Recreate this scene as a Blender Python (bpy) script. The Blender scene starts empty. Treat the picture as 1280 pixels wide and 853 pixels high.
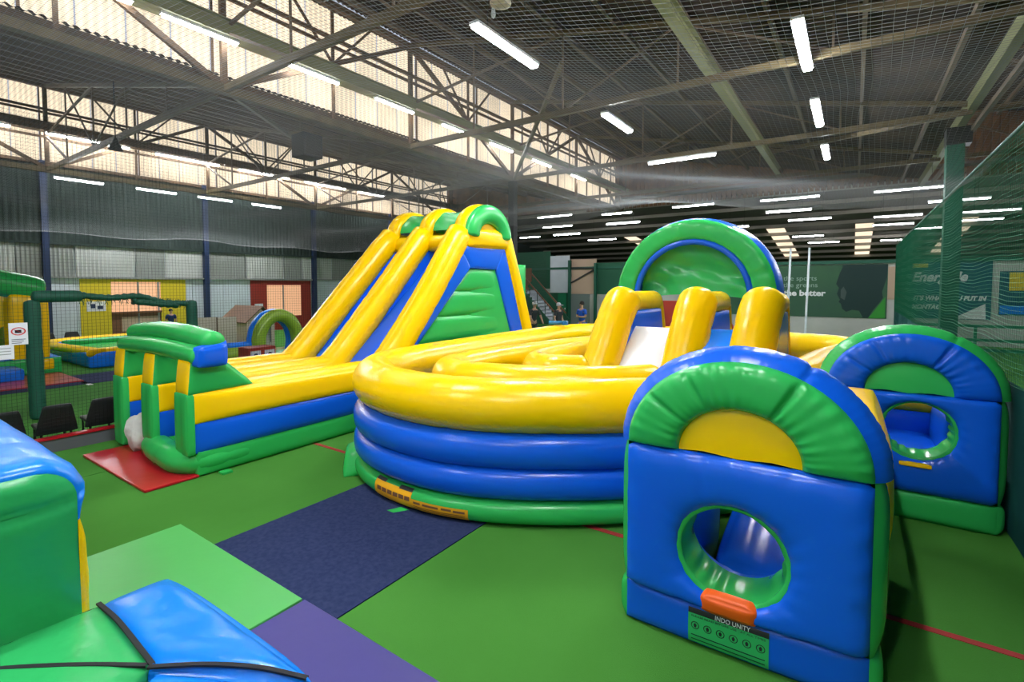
import bpy, bmesh, math, random
from mathutils import Vector, Matrix
random.seed(7)
S = bpy.context.scene
COL = S.collection
R = math.radians

# ------------------------------------------------------------------ camera
cam = bpy.data.cameras.new('camera'); cam.sensor_width = 36; cam.lens = 620/1280*36
cam.shift_y = -(426.5-385)/1280; cam.clip_start = .05; cam.clip_end = 300
co = bpy.data.objects.new('camera', cam); COL.objects.link(co)
co.location = (0, 0, 2.4); co.rotation_euler = (R(90)-math.atan(28/620), 0, R(34.6))
S.camera = co
# ------------------------------------------------------------------ world, exposure
w = bpy.data.worlds.new('world'); S.world = w; w.use_nodes = True
w.node_tree.nodes['Background'].inputs[0].default_value = (.75, .82, 1, 1)
w.node_tree.nodes['Background'].inputs[1].default_value = .6
S.view_settings.view_transform = 'Standard'; S.view_settings.look = 'None'
S.view_settings.gamma = 1; S.view_settings.use_curve_mapping = False
S.view_settings.exposure = 0.26
GLAZE = 1.12      # daylight through the translucent sheets
TUBE = 250.0       # fluorescent tubes
S.cycles.use_denoising = True
S.cycles.max_bounces = 8; S.cycles.diffuse_bounces = 5; S.cycles.glossy_bounces = 3
S.cycles.sample_clamp_indirect = 6

# ------------------------------------------------------------------ materials
def mat(name, col, rough=.5, spec=.5, bump=None, metal=0, emit=None, var=None, coat=0):
    m = bpy.data.materials.new(name); m.use_nodes = True
    nt = m.node_tree; b = nt.nodes['Principled BSDF']
    b.inputs['Base Color'].default_value = (*col, 1); b.inputs['Roughness'].default_value = rough
    b.inputs['Specular IOR Level'].default_value = spec; b.inputs['Metallic'].default_value = metal
    if coat: b.inputs['Coat Weight'].default_value = coat; b.inputs['Coat Roughness'].default_value = .12
    tc = nt.nodes.new('ShaderNodeTexCoord')
    if emit:
        b.inputs['Emission Color'].default_value = (*emit[0], 1); b.inputs['Emission Strength'].default_value = emit[1]
    if var:    # colour variation: (scale, second colour, stretch)
        n = nt.nodes.new('ShaderNodeTexNoise'); n.inputs['Scale'].default_value = var[0]; n.inputs['Detail'].default_value = 5
        mp = nt.nodes.new('ShaderNodeMapping'); mp.inputs['Scale'].default_value = var[2] if len(var) > 2 else (1, 1, 1)
        cr = nt.nodes.new('ShaderNodeValToRGB'); cr.color_ramp.elements[0].position = .35; cr.color_ramp.elements[1].position = .68
        cr.color_ramp.elements[0].color = (*col, 1); cr.color_ramp.elements[1].color = (*var[1], 1)
        nt.links.new(tc.outputs['Object'], mp.inputs[0]); nt.links.new(mp.outputs[0], n.inputs['Vector'])
        nt.links.new(n.outputs['Fac'], cr.inputs[0]); nt.links.new(cr.outputs[0], b.inputs['Base Color'])
    last = None
    for sc, dist, st, stretch in (bump or []):
        n = nt.nodes.new('ShaderNodeTexNoise'); n.inputs['Scale'].default_value = sc; n.inputs['Detail'].default_value = 3
        mp = nt.nodes.new('ShaderNodeMapping'); mp.inputs['Scale'].default_value = stretch
        bp = nt.nodes.new('ShaderNodeBump'); bp.inputs['Strength'].default_value = st; bp.inputs['Distance'].default_value = dist
        nt.links.new(tc.outputs['Object'], mp.inputs[0]); nt.links.new(mp.outputs[0], n.inputs['Vector'])
        nt.links.new(n.outputs['Fac'], bp.inputs['Height'])
        if last: nt.links.new(last.outputs[0], bp.inputs['Normal'])
        last = bp
    if last: nt.links.new(last.outputs[0], b.inputs['Normal'])
    return m
VB = [(3.0, .010, .09, (1, 1, 1)), (14, .004, .11, (1, 1, 1))]
VS = [(3.5, .035, .5, (1, 1, 1)), (12, .007, .3, (1, .4, 1))]
def vinyl(name, c, r=.26, b=None): return mat(name, c, r, .34, b or VB)
YEL = vinyl('yellow vinyl', (.95, .57, .0)); BLU = vinyl('blue vinyl', (.004, .10, .64)); GRN = vinyl('green vinyl', (.028, .41, .085))
GRNS = vinyl('creased green vinyl', (.026, .35, .095), .26, VS); BLUS2 = vinyl('creased blue vinyl', (.004, .19, .72), .24, VS)
BLU2 = vinyl('bright blue vinyl', (.006, .17, .74)); LIM = mat('light green mat vinyl', (.072, .37, .085), .40, .4, [(4, .01, .3, (1, 1, 1))])
IND = mat('indigo mat vinyl', (.042, .034, .18), .40, .4, [(4, .01, .3, (1, 1, 1))])
REDM = mat('red mat vinyl', (.42, .006, .016), .28, .5, [(3, .012, .4, (1, 1, 1))])
WHV = vinyl('white vinyl', (.75, .75, .76)); ORG = vinyl('orange vinyl', (.75, .10, .008), .38)
OLIVE = vinyl('olive green vinyl', (.22, .36, .03)); WCL = mat('white blower cloth', (.62, .60, .56), .8, .2, [(6, .05, .8, (1, 1, 1))])
BLK = mat('black webbing', (.012, .012, .014), .7, .3); BLKP = mat('black plastic', (.012, .014, .014), .45, .4)
TURF = mat('green carpet', (.044, .172, .023), .95, .1, [(180, .004, .6, (1, 1, 1))], var=(.7, (.056, .205, .030)))
NAVY = mat('navy carpet', (.016, .025, .075), .95, .1, [(150, .004, .6, (1, 1, 1))], var=(26, (.028, .038, .09)))
REDL = mat('red line paint', (.32, .03, .03), .8, .2); WHL = mat('white line paint', (.75, .75, .75), .7, .2)
WHT = mat('white painted sheet', (.60, .64, .70), .7, .3, var=(1.2, (.52, .56, .62))); YELW = mat('yellow wall paint', (.62, .47, .02), .7, .3)
REDW = mat('red wall paint', (.30, .03, .02), .7, .3); DKW = mat('dark green grey sheeting', (.022, .034, .03), .8, .2, var=(.8, (.036, .05, .044)))
GRW = mat('grey translucent sheet', (.46, .47, .44), .6, .3, var=(.6, (.36, .37, .34))); GRW2 = mat('grey weathered sheet', (.24, .25, .23), .6, .3)
STEEL = mat('olive painted steel', (.075, .055, .026), .65, .3, var=(3, (.11, .082, .036))); RUST = mat('brown red oxide steel', (.10, .055, .026), .7, .3, var=(4, (.07, .045, .025)))
BEAMG = mat('green painted beam', (.14, .145, .055), .55, .4); NVP = mat('navy painted post', (.008, .022, .07), .5, .4); DGP = mat('dark green padding', (.006, .085, .05), .55, .4, [(8, .02, .5, (1, 1, .4))])
ROOF = mat('dark asbestos roof sheet', (.062, .043, .032), .9, .1, var=(1.3, (.032, .027, .028)))  # brown tint in the base colour stands in for warm bounce off the glazing
BRN = mat('brown corrugated sheet', (.20, .10, .05), .8, .2, var=(2, (.10, .06, .04)))
PURL = mat('purlin steel', (.115, .08, .05), .7, .3)
GLZ = mat('daylit translucent sheet', (.10, .075, .05), .8, .1, emit=((1, .83, .60), GLAZE))
def glaze_nodes(m):
    nt = m.node_tree; b = nt.nodes['Principled BSDF']; tc = nt.nodes.new('ShaderNodeTexCoord')
    wv = nt.nodes.new('ShaderNodeTexWave'); wv.bands_direction = 'Y'; wv.inputs['Scale'].default_value = 2.1; wv.inputs['Distortion'].default_value = .3
    nz = nt.nodes.new('ShaderNodeTexNoise'); nz.inputs['Scale'].default_value = 1.2; nz.inputs['Detail'].default_value = 4
    oi = nt.nodes.new('ShaderNodeObjectInfo')
    mx = nt.nodes.new('ShaderNodeMath'); mx.operation = 'MULTIPLY_ADD'; mx.inputs[1].default_value = .28; mx.inputs[2].default_value = .45
    m2 = nt.nodes.new('ShaderNodeMath'); m2.operation = 'MULTIPLY_ADD'; m2.inputs[1].default_value = .45
    m3 = nt.nodes.new('ShaderNodeMath'); m3.operation = 'MULTIPLY_ADD'; m3.inputs[1].default_value = .22
    m4 = nt.nodes.new('ShaderNodeMath'); m4.operation = 'MULTIPLY'; m4.inputs[1].default_value = GLAZE
    nt.links.new(tc.outputs['Object'], wv.inputs[0]); nt.links.new(tc.outputs['Object'], nz.inputs[0])
    nt.links.new(wv.outputs['Fac'], mx.inputs[0]); nt.links.new(nz.outputs['Fac'], m2.inputs[0]); nt.links.new(mx.outputs[0], m2.inputs[2])
    nt.links.new(oi.outputs['Random'], m3.inputs[0]); nt.links.new(m2.outputs[0], m3.inputs[2]); nt.links.new(m3.outputs[0], m4.inputs[0])
    nt.links.new(m4.outputs[0], b.inputs['Emission Strength'])
glaze_nodes(GLZ)
ORGLASS = mat('lit orange window', (.5, .3, .18), .5, .3, emit=((1, .50, .28), .55))
TUBEM = mat('lit fluorescent tube', (1, 1, 1), .4, .2, emit=((.93, .96, 1), TUBE)); TUBEM2 = mat('lit dimmer fluorescent tube', (1, 1, 1), .4, .2, emit=((.93, .96, 1), TUBE*.24)); TUBEM3 = mat('lit long fluorescent tube', (1, 1, 1), .4, .2, emit=((.93, .96, 1), TUBE*.8)); HOUS = mat('white lamp housing', (.6, .6, .6), .5, .4)
NETW = mat('grey white net twine', (.15, .155, .155), .8, .2); NETB = mat('black net twine', (.015, .02, .018), .8, .2); NETG = mat('green net twine', (.012, .12, .06), .8, .2); SKIRT = mat('teal shade cloth', (.008, .07, .065), .8, .2)
BROWN = mat('brown wood', (.16, .07, .035), .6, .3); TILE = mat('brown tile', (.25, .13, .07), .7, .3); BEIGE = mat('beige wall', (.46, .33, .24), .7, .3)
POSTG = mat('green poster print', (.028, .078, .055), .6, .3, var=(.35, (.04, .12, .05))); POSTB = mat('teal blue poster print', (.006, .055, .12), .6, .3, var=(.4, (.006, .085, .11)))
GRASSP = mat('bright green print', (.03, .25, .03), .6, .3); DARKP = mat('dark teal print', (.008, .03, .028), .6, .3); WTXT = mat('white lettering', (.7, .72, .72), .6, .3); GTXT = mat('pale green lettering', (.26, .36, .30), .6, .3)
YTAG = mat('yellow print', (.65, .5, .02), .6, .3); LBL = mat('green label print', (.03, .42, .12), .5, .3); LBO = mat('amber label print', (.75, .36, .008), .5, .3); SGNR = mat('red sign print', (.55, .03, .03), .6, .3); SGNW = mat('white sign board', (.66, .66, .68), .6, .3)
SKIN = mat('skin', (.42, .24, .16), .6, .3); HAIR = mat('dark hair', (.02, .015, .012), .6, .3); BLUS = mat('blue shirt cloth', (.02, .09, .45), .8, .2); DARKC = mat('charcoal cloth', (.035, .04, .045), .8, .2); GREYC = mat('grey cap cloth', (.45, .45, .45), .8, .2)
GREEND = mat('green door paint', (.008, .16, .075), .6, .3); GRNW = mat('dark green wall paint', (.014, .085, .045), .7, .3); REDT = mat('red tube paint', (.55, .03, .02), .4, .4); CREAM = mat('cream plastic', (.55, .48, .36), .5, .4)

# ------------------------------------------------------------------ helpers
def rootof(o):
    while o.parent: o = o.parent
    return o
def tag(o, label=None, cat=None, group=None, kind=None):
    if label: o['label'] = label
    if cat: o['category'] = cat
    if group: o['group'] = group
    if kind: o['kind'] = kind
    return o
def thing(name, label, cat, loc=(0, 0, 0), group=None, kind=None):
    o = bpy.data.objects.new(name, None); o.empty_display_size = .2; o.location = loc; COL.objects.link(o)
    return tag(o, label, cat, group, kind)
class MB:
    def __init__(s): s.v = []; s.f = []
    def add(s, vs, fs):
        n = len(s.v); s.v += [tuple(v) for v in vs]; s.f += [tuple(i+n for i in f) for f in fs]; return s
    def box(s, x0, x1, y0, y1, z0, z1):
        return s.add([(x, y, z) for z in (z0, z1) for y in (y0, y1) for x in (x0, x1)],
              [(0, 2, 3, 1), (4, 5, 7, 6), (0, 1, 5, 4), (2, 6, 7, 3), (0, 4, 6, 2), (1, 3, 7, 5)])
    def bar(s, p, q, a, b=None, up=(0, 0, 1)):
        b = b or a; p = Vector(p); q = Vector(q); t = (q-p).normalized(); u = Vector(up)
        if abs(t.dot(u)) > .98: u = Vector((0, 1, 0))
        sd = t.cross(u).normalized(); u = sd.cross(t)
        vs = [c+sd*i*a/2+u*j*b/2 for c in (p, q) for i, j in ((-1, -1), (1, -1), (1, 1), (-1, 1))]
        return s.add(vs, [(0, 1, 5, 4), (1, 2, 6, 5), (2, 3, 7, 6), (3, 0, 4, 7), (3, 2, 1, 0), (4, 5, 6, 7)])
    def strand(s, pts, r):      # thin triangular twine
        n = len(s.v); m = len(pts)
        t = (Vector(pts[-1])-Vector(pts[0])).normalized(); u = Vector((0, 0, 1)) if abs(t.z) < .9 else Vector((1, 0, 0))
        sd = t.cross(u).normalized(); u = sd.cross(t)
        o = [sd*math.cos(a)*r+u*math.sin(a)*r for a in (math.pi/2, math.pi*7/6, math.pi*11/6)]
        for p in pts:
            for k in o: s.v.append((p[0]+k.x, p[1]+k.y, p[2]+k.z))
        for i in range(m-1):
            for k in range(3):
                a = n+i*3+k; b = n+i*3+(k+1) % 3; s.f.append((a, b, b+3, a+3))
        return s
    def cyl(s, p, q, r, n=12, r2=None):
        p = Vector(p); q = Vector(q); r2 = r if r2 is None else r2; t = (q-p).normalized(); u = Vector((0, 0, 1)) if abs(t.z) < .9 else Vector((1, 0, 0))
        sd = t.cross(u).normalized(); u = sd.cross(t); vs = []
        for c, rr in ((p, r), (q, r2)):
            vs += [c+sd*math.cos(2*math.pi*i/n)*rr+u*math.sin(2*math.pi*i/n)*rr for i in range(n)]
        return s.add(vs, [(i, (i+1) % n, n+(i+1) % n, n+i) for i in range(n)]+[tuple(range(n))[::-1], tuple(range(n, 2*n))])
    def disc_lathe(s, prof, c, n=20, ax='z'):
        vs = []
        for r, h in prof:
            for i in range(n):
                a = 2*math.pi*i/n; d = (r*math.cos(a), r*math.sin(a), h)
                if ax == 'x': d = (h, d[0], d[1])
                if ax == 'y': d = (d[0], h, d[1])
                vs.append((c[0]+d[0], c[1]+d[1], c[2]+d[2]))
        fs = [(k*n+i, k*n+(i+1) % n, (k+1)*n+(i+1) % n, (k+1)*n+i) for k in range(len(prof)-1) for i in range(n)]
        return s.add(vs, fs)
    def build(s, name, m, parent=None, smooth=False, sharp=None):
        o0 = rootof(parent).location if parent else Vector((0, 0, 0))
        me = bpy.data.meshes.new(name); me.from_pydata([(v[0]-o0[0], v[1]-o0[1], v[2]-o0[2]) for v in s.v], [], s.f)
        if smooth: me.polygons.foreach_set('use_smooth', [True]*len(me.polygons))
        bm = bmesh.new(); bm.from_mesh(me); bmesh.ops.remove_doubles(bm, verts=bm.verts, dist=1e-5) if smooth else None
        if len(bm.faces) < 60000: bmesh.ops.recalc_face_normals(bm, faces=bm.faces)
        bm.to_mesh(me); bm.free()
        me.materials.append(m); o = bpy.data.objects.new(name, me); COL.objects.link(o)
        if parent: o.parent = parent
        return o
def struct(name, mb, m, parent=None, smooth=False):
    o = mb.build(name, m, parent, smooth)
    if not parent: o['kind'] = 'structure'
    return o
def catmull(pts, step=.08, closed=False):
    P = [Vector(p) for p in pts]; n = len(P); out = []
    for i in range(n if closed else n-1):
        if closed: a, b, c, d = P[i-1], P[i], P[(i+1) % n], P[(i+2) % n]
        else: a, b, c, d = P[max(i-1, 0)], P[i], P[i+1], P[min(i+2, n-1)]
        k = max(2, int((c-b).length/step))
        for j in range(k):
            t = j/k; out.append(.5*((2*b)+(c-a)*t+(2*a-5*b+4*c-d)*t*t+(3*b-a-3*c+d)*t**3))
    if not closed: out.append(P[-1])
    return out
def frames(path, closed, ref):
    n = len(path); fr = []
    for i in range(n):
        a = path[i-1] if (i or closed) else path[i]; b = path[(i+1) % n] if (i < n-1 or closed) else path[i]
        t = (b-a).normalized()
        if ref is None: sd = t.cross(Vector((0, 0, 1))).normalized()
        else: sd = Vector(ref)
        fr.append((t, sd, sd.cross(t).normalized()))
    return fr
def tube(path, rx, rz=None, closed=False, ref=None, nseg=22, seam=.55, e=1.0, cap=True, pinch=.035, mb=None):
    """an inflated tube swept along path, pinched a little at its welds, with domed ends"""
    rz = rz or rx; mb = mb or MB(); n = len(path); fr = frames(path, closed, ref)
    L = [0]
    for i in range(1, n): L.append(L[-1]+(path[i]-path[i-1]).length)
    rings = []
    def ring(c, sd, up, k):
        r = []
        for j in range(nseg):
            a = 2*math.pi*j/nseg; ca, sa = math.cos(a), math.sin(a)
            r.append(c+sd*rx*k*math.copysign(abs(ca)**e, ca)+up*rz*k*math.copysign(abs(sa)**e, sa))
        return r
    for i in range(n):
        t, sd, up = fr[i]
        d = abs((L[i]/seam+.5) % 1-.5)*seam
        rings.append(ring(path[i], sd, up, 1-pinch*math.exp(-(d/.045)**2)))
    if not closed and cap:
        t, sd, up = fr[0]; t2, sd2, up2 = fr[-1]; m = min(rx, rz)*.55
        rings = [ring(path[0]-t*m*math.sin(a), sd, up, max(math.cos(a), .02)) for a in (1.56, 1.2, .8, .4)]+rings+[ring(path[-1]+t2*m*math.sin(a), sd2, up2, max(math.cos(a), .02)) for a in (.4, .8, 1.2, 1.56)]
    m = len(rings); vs = [v for r in rings for v in r]
    fs = [(i*nseg+j, i*nseg+(j+1) % nseg, ((i+1) % m)*nseg+(j+1) % nseg, ((i+1) % m)*nseg+j) for i in range(m if closed else m-1) for j in range(nseg)]
    if not closed: fs += [tuple(range(nseg))[::-1], tuple(range((m-1)*nseg, m*nseg))]
    return mb.add(vs, fs)
def line(p, q, step=.08):
    p = Vector(p); q = Vector(q); k = max(2, int((q-p).length/step)); return [p.lerp(q, i/k) for i in range(k+1)]
def puff(c, b, spec, parent, n=10, seams=None):
    """an inflated six-sided block from 8 corners (x fastest, then y, then z); spec maps a face to (part, material)"""
    C = [Vector(v) for v in c]
    def tri(u, v, w_):
        r = Vector((0, 0, 0))
        for k in range(8):
            i, j, l = k & 1, k >> 1 & 1, k >> 2 & 1
            r += C[k]*((u if i else 1-u)*(v if j else 1-v)*(w_ if l else 1-w_))
        return r
    cen = sum(C, Vector())/8
    groups = {}
    for f in ('x0', 'x1', 'y0', 'y1', 'z0', 'z1'):
        sp = spec.get(f, spec.get('*'))
        if sp is None: continue
        mb = groups.setdefault(sp[0], (MB(), sp[1]))[0]
        ax = 'xyz'.index(f[0]); e = int(f[1]); vs = []
        def at(a, d):
            q = [0, 0, 0]; q[ax] = e; q[(ax+1) % 3] = a; q[(ax+2) % 3] = d; return tri(*q)
        nm = (at(1, 0)-at(0, 0)+at(1, 1)-at(0, 1)).cross(at(0, 1)-at(0, 0)+at(1, 1)-at(1, 0)).normalized()
        if nm.dot(at(.5, .5)-cen) < 0: nm = -nm
        for i in range(n+1):
            for j in range(n+1):
                a, d = .5-.5*math.cos(math.pi*i/n), .5-.5*math.cos(math.pi*j/n)
                k = math.sqrt(max(0, (1-(2*a-1)**4)*(1-(2*d-1)**4)))
                bb = b
                if seams and f in seams:
                    for sm in seams[f]:
                        q = a if sm[0] == 'a' else d; k *= 1-(sm[2] if len(sm) > 2 else .75)*math.exp(-((q-sm[1])/.03)**2)
                vs.append(at(a, d)+nm*bb*k)
        mb.add(vs, [(i*(n+1)+j, (i+1)*(n+1)+j, (i+1)*(n+1)+j+1, i*(n+1)+j+1) for i in range(n) for j in range(n)])
    return {k: v[0].build(k, v[1], parent, True) for k, v in groups.items()}
def bxc(x0, x1, y0, y1, z0, z1): return [(x, y, z) for z in (z0, z1) for y in (y0, y1) for x in (x0, x1)]
def text(body, size, loc, rot, m, parent, name='lettering', shear=0, fn=None, ext=.004, width=None, bold=0):
    cu = bpy.data.curves.new(name, 'FONT'); cu.body = body; cu.size = size; cu.extrude = ext; cu.shear = shear; cu.offset = bold; cu.resolution_u = 3
    t = bpy.data.objects.new(name, cu); COL.objects.link(t); bpy.context.view_layer.update()
    me = bpy.data.meshes.new_from_object(t); bpy.data.objects.remove(t)
    M = Matrix.LocRotScale(Vector(loc), __import__('mathutils').Euler(rot), None)
    if width:
        xs = [v.co.x for v in me.vertices]; k = width/(max(xs)-min(xs))
        for v in me.vertices: v.co.x *= k
    for v in me.vertices:
        q = M @ v.co
        if fn: q = Vector(fn(q))
        v.co = q-(rootof(parent).location if parent else Vector())
    me.materials.append(m); o = bpy.data.objects.new(name, me); COL.objects.link(o); o.parent = parent
    return o
def copy_tree(o, parent=None):
    c = o.copy(); COL.objects.link(c)
    if parent: c.parent = parent
    for ch in list(o.children): copy_tree(ch, c)
    return c

# ================================================================== structure
XA, XL, XR, XE = -11.8, -25.2, 2.4, 15.0           # the three valleys of the saw-tooth roof, far right wall
YN, YF = -7.0, 28.5                                  # near and far end of the saw-tooth hall
ZB, ZT = 7.1, 9.85                                   # glazing bottom and top
YH = 56.0                                            # far end of the low hall beyond
fl = struct('floor', MB().box(XL-1, XE, YN, YH, -.2, 0), TURF)
struct('trim_1', MB().box(-9.0, 1.1, 4.39, 4.45, 0, .004), REDL, fl)
struct('trim_2', MB().box(-15.75, -15.1, 3.95, 4.05, 0, .008), WHL, fl)
for k, x in enumerate((-7.9,)):
    struct('trim_%d' % (3+k), MB().box(x, x+.012, 0, 26, 0, .003), mat('carpet joint %d' % k, (.03, .14, .018), .9, .1), fl)

def corr_z(mb, x0, z0, x1, z1, y0, y1, pitch=.15, amp=.022):
    """a corrugated roof slope, its corrugations running down the slope"""
    n = int((y1-y0)/pitch*6); vs = []
    for i in range(n+1):
        y = y0+(y1-y0)*i/n; d = amp*math.sin(2*math.pi*i/6)
        vs += [(x0, y, z0+d), (x1, y, z1+d)]
    return mb.add(vs, [(2*i, 2*i+1, 2*i+3, 2*i+2) for i in range(n)])
roofs = []
for k, (xa, xb) in enumerate(((XL, XA), (XA, XR), (XR, XE+1))):
    c = struct('ceiling' if not k else 'ceiling.%03d' % k, corr_z(MB(), xa+.05, ZT+.25, xb+.1, ZB-.02, YN, YF), ROOF, None, True)
    roofs.append(c)
    for i in range(9):
        f = (i+.5)/9; x = xa+(xb-xa)*f; z = ZT+.25+(ZB-ZT-.27)*f-.12
        MB().box(x-.04, x+.04, YN, YF, z-.07, z+.07).build('purlin', PURL, c)
# glazed faces of the saw teeth, each sheet a piece of its own
def sheet_mesh(wd, h):
    mb = MB(); n = 25
    for i in range(n+1):
        y = wd*i/n; d = .02*math.sin(2*math.pi*i/5)
        mb.v += [(d, y, 0), (d, y, h)]
    mb.f = [(2*i, 2*i+1, 2*i+3, 2*i+2) for i in range(n)]
    me = bpy.data.meshes.new('glazing_sheet'); me.from_pydata(mb.v, [], mb.f); me.materials.append(GLZ)
    me.polygons.foreach_set('use_smooth', [True]*len(me.polygons)); return me
SW = .78; sh = sheet_mesh(SW-.03, (ZT-ZB)/2)
for k, x in enumerate((XA, XL, XR)):
    wn = struct('window_%d' % (k+1), MB().box(x-.14, x-.08, YN, YF, ZB-.12, ZB).box(x-.14, x-.08, YN, YF, ZT, ZT+.3), RUST)
    n = int((YF-YN)/SW)
    for r in range(2):
        for i in range(n):
            y = YN+i*SW
            if y < -1 or (k == 2 and y < 6): 
                continue
            o = bpy.data.objects.new('glazing_sheet', sh); COL.objects.link(o); o.parent = wn
            o.location = (x-.11+.012*r, y, ZB+r*(ZT-ZB)/2)
    mb = MB()
    if k != 2: MB().box(x-.13, x-.09, YN, -1+.3, ZB, ZT).build('blank_sheet', GRW, wn)
    else: MB().box(x-.13, x-.09, YN, 6.3, ZB, ZT).build('blank_sheet', GRW, wn)
    for z in (ZB+.9, ZB+1.8): mb.box(x-.08, x-.02, YN, YF, z-.04, z+.04)
    for i in range(0, n, 4): mb.box(x-.08, x-.03, YN+i*SW-.02, YN+i*SW+.02, ZB, ZT)
    mb.build('glazing_bars', RUST, wn)
# lattice girders in front of the glazing
def girder(x, name, label, zmid, midmat):
    g = thing(name, label, 'girder', (x, 0, 6.7))
    MB().box(x-.10, x+.10, YN, YF, 6.62, 6.80).build('bottom_chord', STEEL, g)
    mc = MB().box(x-.04, x+.34, YN, YF, zmid-.16, zmid+.12).box(x-.12, x+.42, YN, YF, zmid+.12, zmid+.15).build('gutter_beam', midmat, g)
    MB().box(x-.08, x+.08, YN, YF, 9.72, 9.86).build('top_chord', RUST, g)
    MB().box(x-.05, x+.05, YN, YF, 8.9, 8.98).build('rail', RUST, g)
    h = 5.6; y = 5.57-2*h
    k = 0
    while y < YF:
        for s in (0, 1):
            a = (x, y+s*h, 6.75 if not s else 9.8); b = (x, y+(s+1)*h, 9.8 if not s else 6.75)
            a = Vector(a); b = Vector(b)
            if a.y < YN: a = a.lerp(b, (YN-a.y)/(b.y-a.y))
            if b.y > YF: b = a.lerp(b, (YF-a.y)/(b.y-a.y))
            if (b-a).length > .5: MB().bar(a, b, .10, .12).build('diagonal', RUST, g)
            # sub-struts that fan out of the middle of each bay
            m = (a+b)/2
            for dy in (-1.4, 1.4):
                q = Vector((x, m.y+dy, 9.8 if s == 0 else 9.8))
                if YN < q.y < YF: MB().bar(m, q, .05, .06).build('strut', RUST, g)
            if YN < y+s*h < YF: MB().box(x-.05, x+.05, y+s*h-.06, y+s*h+.06, 6.7, 9.8).build('upright', RUST, g)
            if YN < m.y < YF: MB().box(x-.03, x+.03, m.y-.035, m.y+.035, 6.75, 9.75).build('upright', RUST, g)
        y += 2*h
    return g
GA = girder(XA+.25, 'lattice_girder', 'brown steel lattice girder with olive gutter beam in front of the nearer bright glazing', 7.95, BEAMG)
GL = girder(XL+.3, 'lattice_girder', 'brown steel lattice girder in front of the far left strip of bright glazing', 8.25, RUST)
g = thing('valley_beam', 'green valley beam at upper right carried by the tall wrapped column', 'beam', (XR, 0, 6.9))
MB().box(XR-.2, XR-.02, YN, YF, 6.75, 7.06).build('beam', BEAMG, g)
MB().box(XR+.1, XR+.2, YN, YF, 6.6, 6.72).build('rail', PURL, g)
g = thing('ridge_beam', 'pale green steel beam running away overhead at the top right of centre', 'beam', (-2.85, 0, 7.3))
MB().box(-2.96, -2.76, YN, 24.6, 7.22, 7.26).box(-2.88, -2.84, YN, 24.6, 7.26, 7.5).box(-2.96, -2.76, YN, 24.6, 7.5, 7.53).build('beam', BEAMG, g)
# cross trusses
def truss(xa, xb, y, label, group):
    t = thing('roof_truss', label, 'truss', (xa, y, 6.7), group)
    za, zb = ZT-.05, ZB-.2
    MB().bar((xa+.3, y, za), (xb-.1, y, zb), .08, .12).build('rafter', STEEL, t)
    MB().bar((xa+.2, y, 6.72), (xb-.1, y, 6.72), .10, .14).build('tie', STEEL, t)
    n = 5; pr = None
    for i in range(1, n):
        x = xa+(xb-xa)*i/n; zt = za+(zb-za)*i/n
        MB().bar((x, y, 6.75), (x, y, zt), .04).build('post', PURL, t)
        if pr: MB().bar((pr[0], y, 6.75) if i % 2 else (pr[0], y, pr[1]), (x, y, zt) if i % 2 else (x, y, 6.75), .04).build('web', PURL, t)
        pr = (x, zt)
    MB().bar((xa+.3, y, 7.95), (xa+(xb-xa)/n, y, 6.75), .06).build('web', PURL, t)
    MB().bar((xa+.3, y, 8.0), (xa+(xb-xa)*2/n, y, za+(zb-za)*2/n), .06).build('web', PURL, t)
    return t
nm = ['nearest', 'second', 'third', 'fourth', 'fifth']
for i, y in enumerate((5.57, 11.1, 16.8, 22.4)):
    truss(XA, XR, y, 'olive steel roof truss across the central bay, %s from the camera' % nm[i], 'roof trusses of the central bay')
    truss(XL, XA, y, 'brown steel roof truss across the left bay, %s from the camera' % nm[i], 'roof trusses of the left bay')
for i, y in enumerate((11.1, 16.8, 22.4)):
    truss(XR, XE, y, 'brown steel roof truss right of the wrapped column, %s from the camera' % nm[i], 'roof trusses of the right bay')
# diagonal wind braces seen from below
for i, (a, b) in enumerate((((-11.5, 16.8, 6.7), (-6.2, 11.2, 8.0)), ((-11.5, 5.6, 6.7), (-17.5, 11.2, 7.8)), ((1.9, 16.8, 6.7), (-3, 22.4, 7.7)))):
    b_ = MB().bar(a, b, .1, .12).build('wind_brace', STEEL)
    tag(b_, ['diagonal steel brace between the central bay trusses above the green and yellow slide', 'diagonal steel brace in the dark left bay above the net', 'diagonal steel brace near the wrapped column'][i], 'brace')
# walls
def corr_wall(mb, x, y0, y1, z0, z1, pitch=.2, amp=.02):
    n = max(1, int((y1-y0)/pitch*6)); vs = []
    for i in range(n+1):
        d = amp*math.sin(2*math.pi*i/6); y = y0+(y1-y0)*i/n; vs += [(x+d, y, z0), (x+d, y, z1)]
    return mb.add(vs, [(2*i, 2*i+1, 2*i+3, 2*i+2) for i in range(n)])
wl = struct('wall_left', MB().box(XL-.5, XL-.35, YN, YF, 0, ZB), WHT)
corr_wall(MB(), XL-.12, YN, YF, 4.02, ZB).build('upper_sheeting', DKW, wl, True)
y = -2.0; k = 0
while y < YF:                                            # band of pale corrugated sheets, some weathered
    ww = [1.7, 2.0, 1.1, 1.9][k % 4]
    corr_wall(MB(), XL-.2, y, min(y+ww-.03, YF), 2.72, 4.0, .13, .015).build('cladding_sheet', GRW2 if k % 4 in (0, 2) else GRW, wl, True)
    y += ww; k += 1
y = -2.0
while y < YF:                                            # white lower panels
    MB().box(XL-.35, XL-.24, y, y+1.38, 0, 2.68).build('wall_panel', WHT, wl); y += 1.4
MB().box(XL-.3, XL-.08, YN, YF, 2.68, 2.75).build('ledge', GRW2, wl)
MB().box(XL-.3, XL-.06, YN, YF, 3.98, 4.06).build('ledge', DKW, wl)
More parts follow.
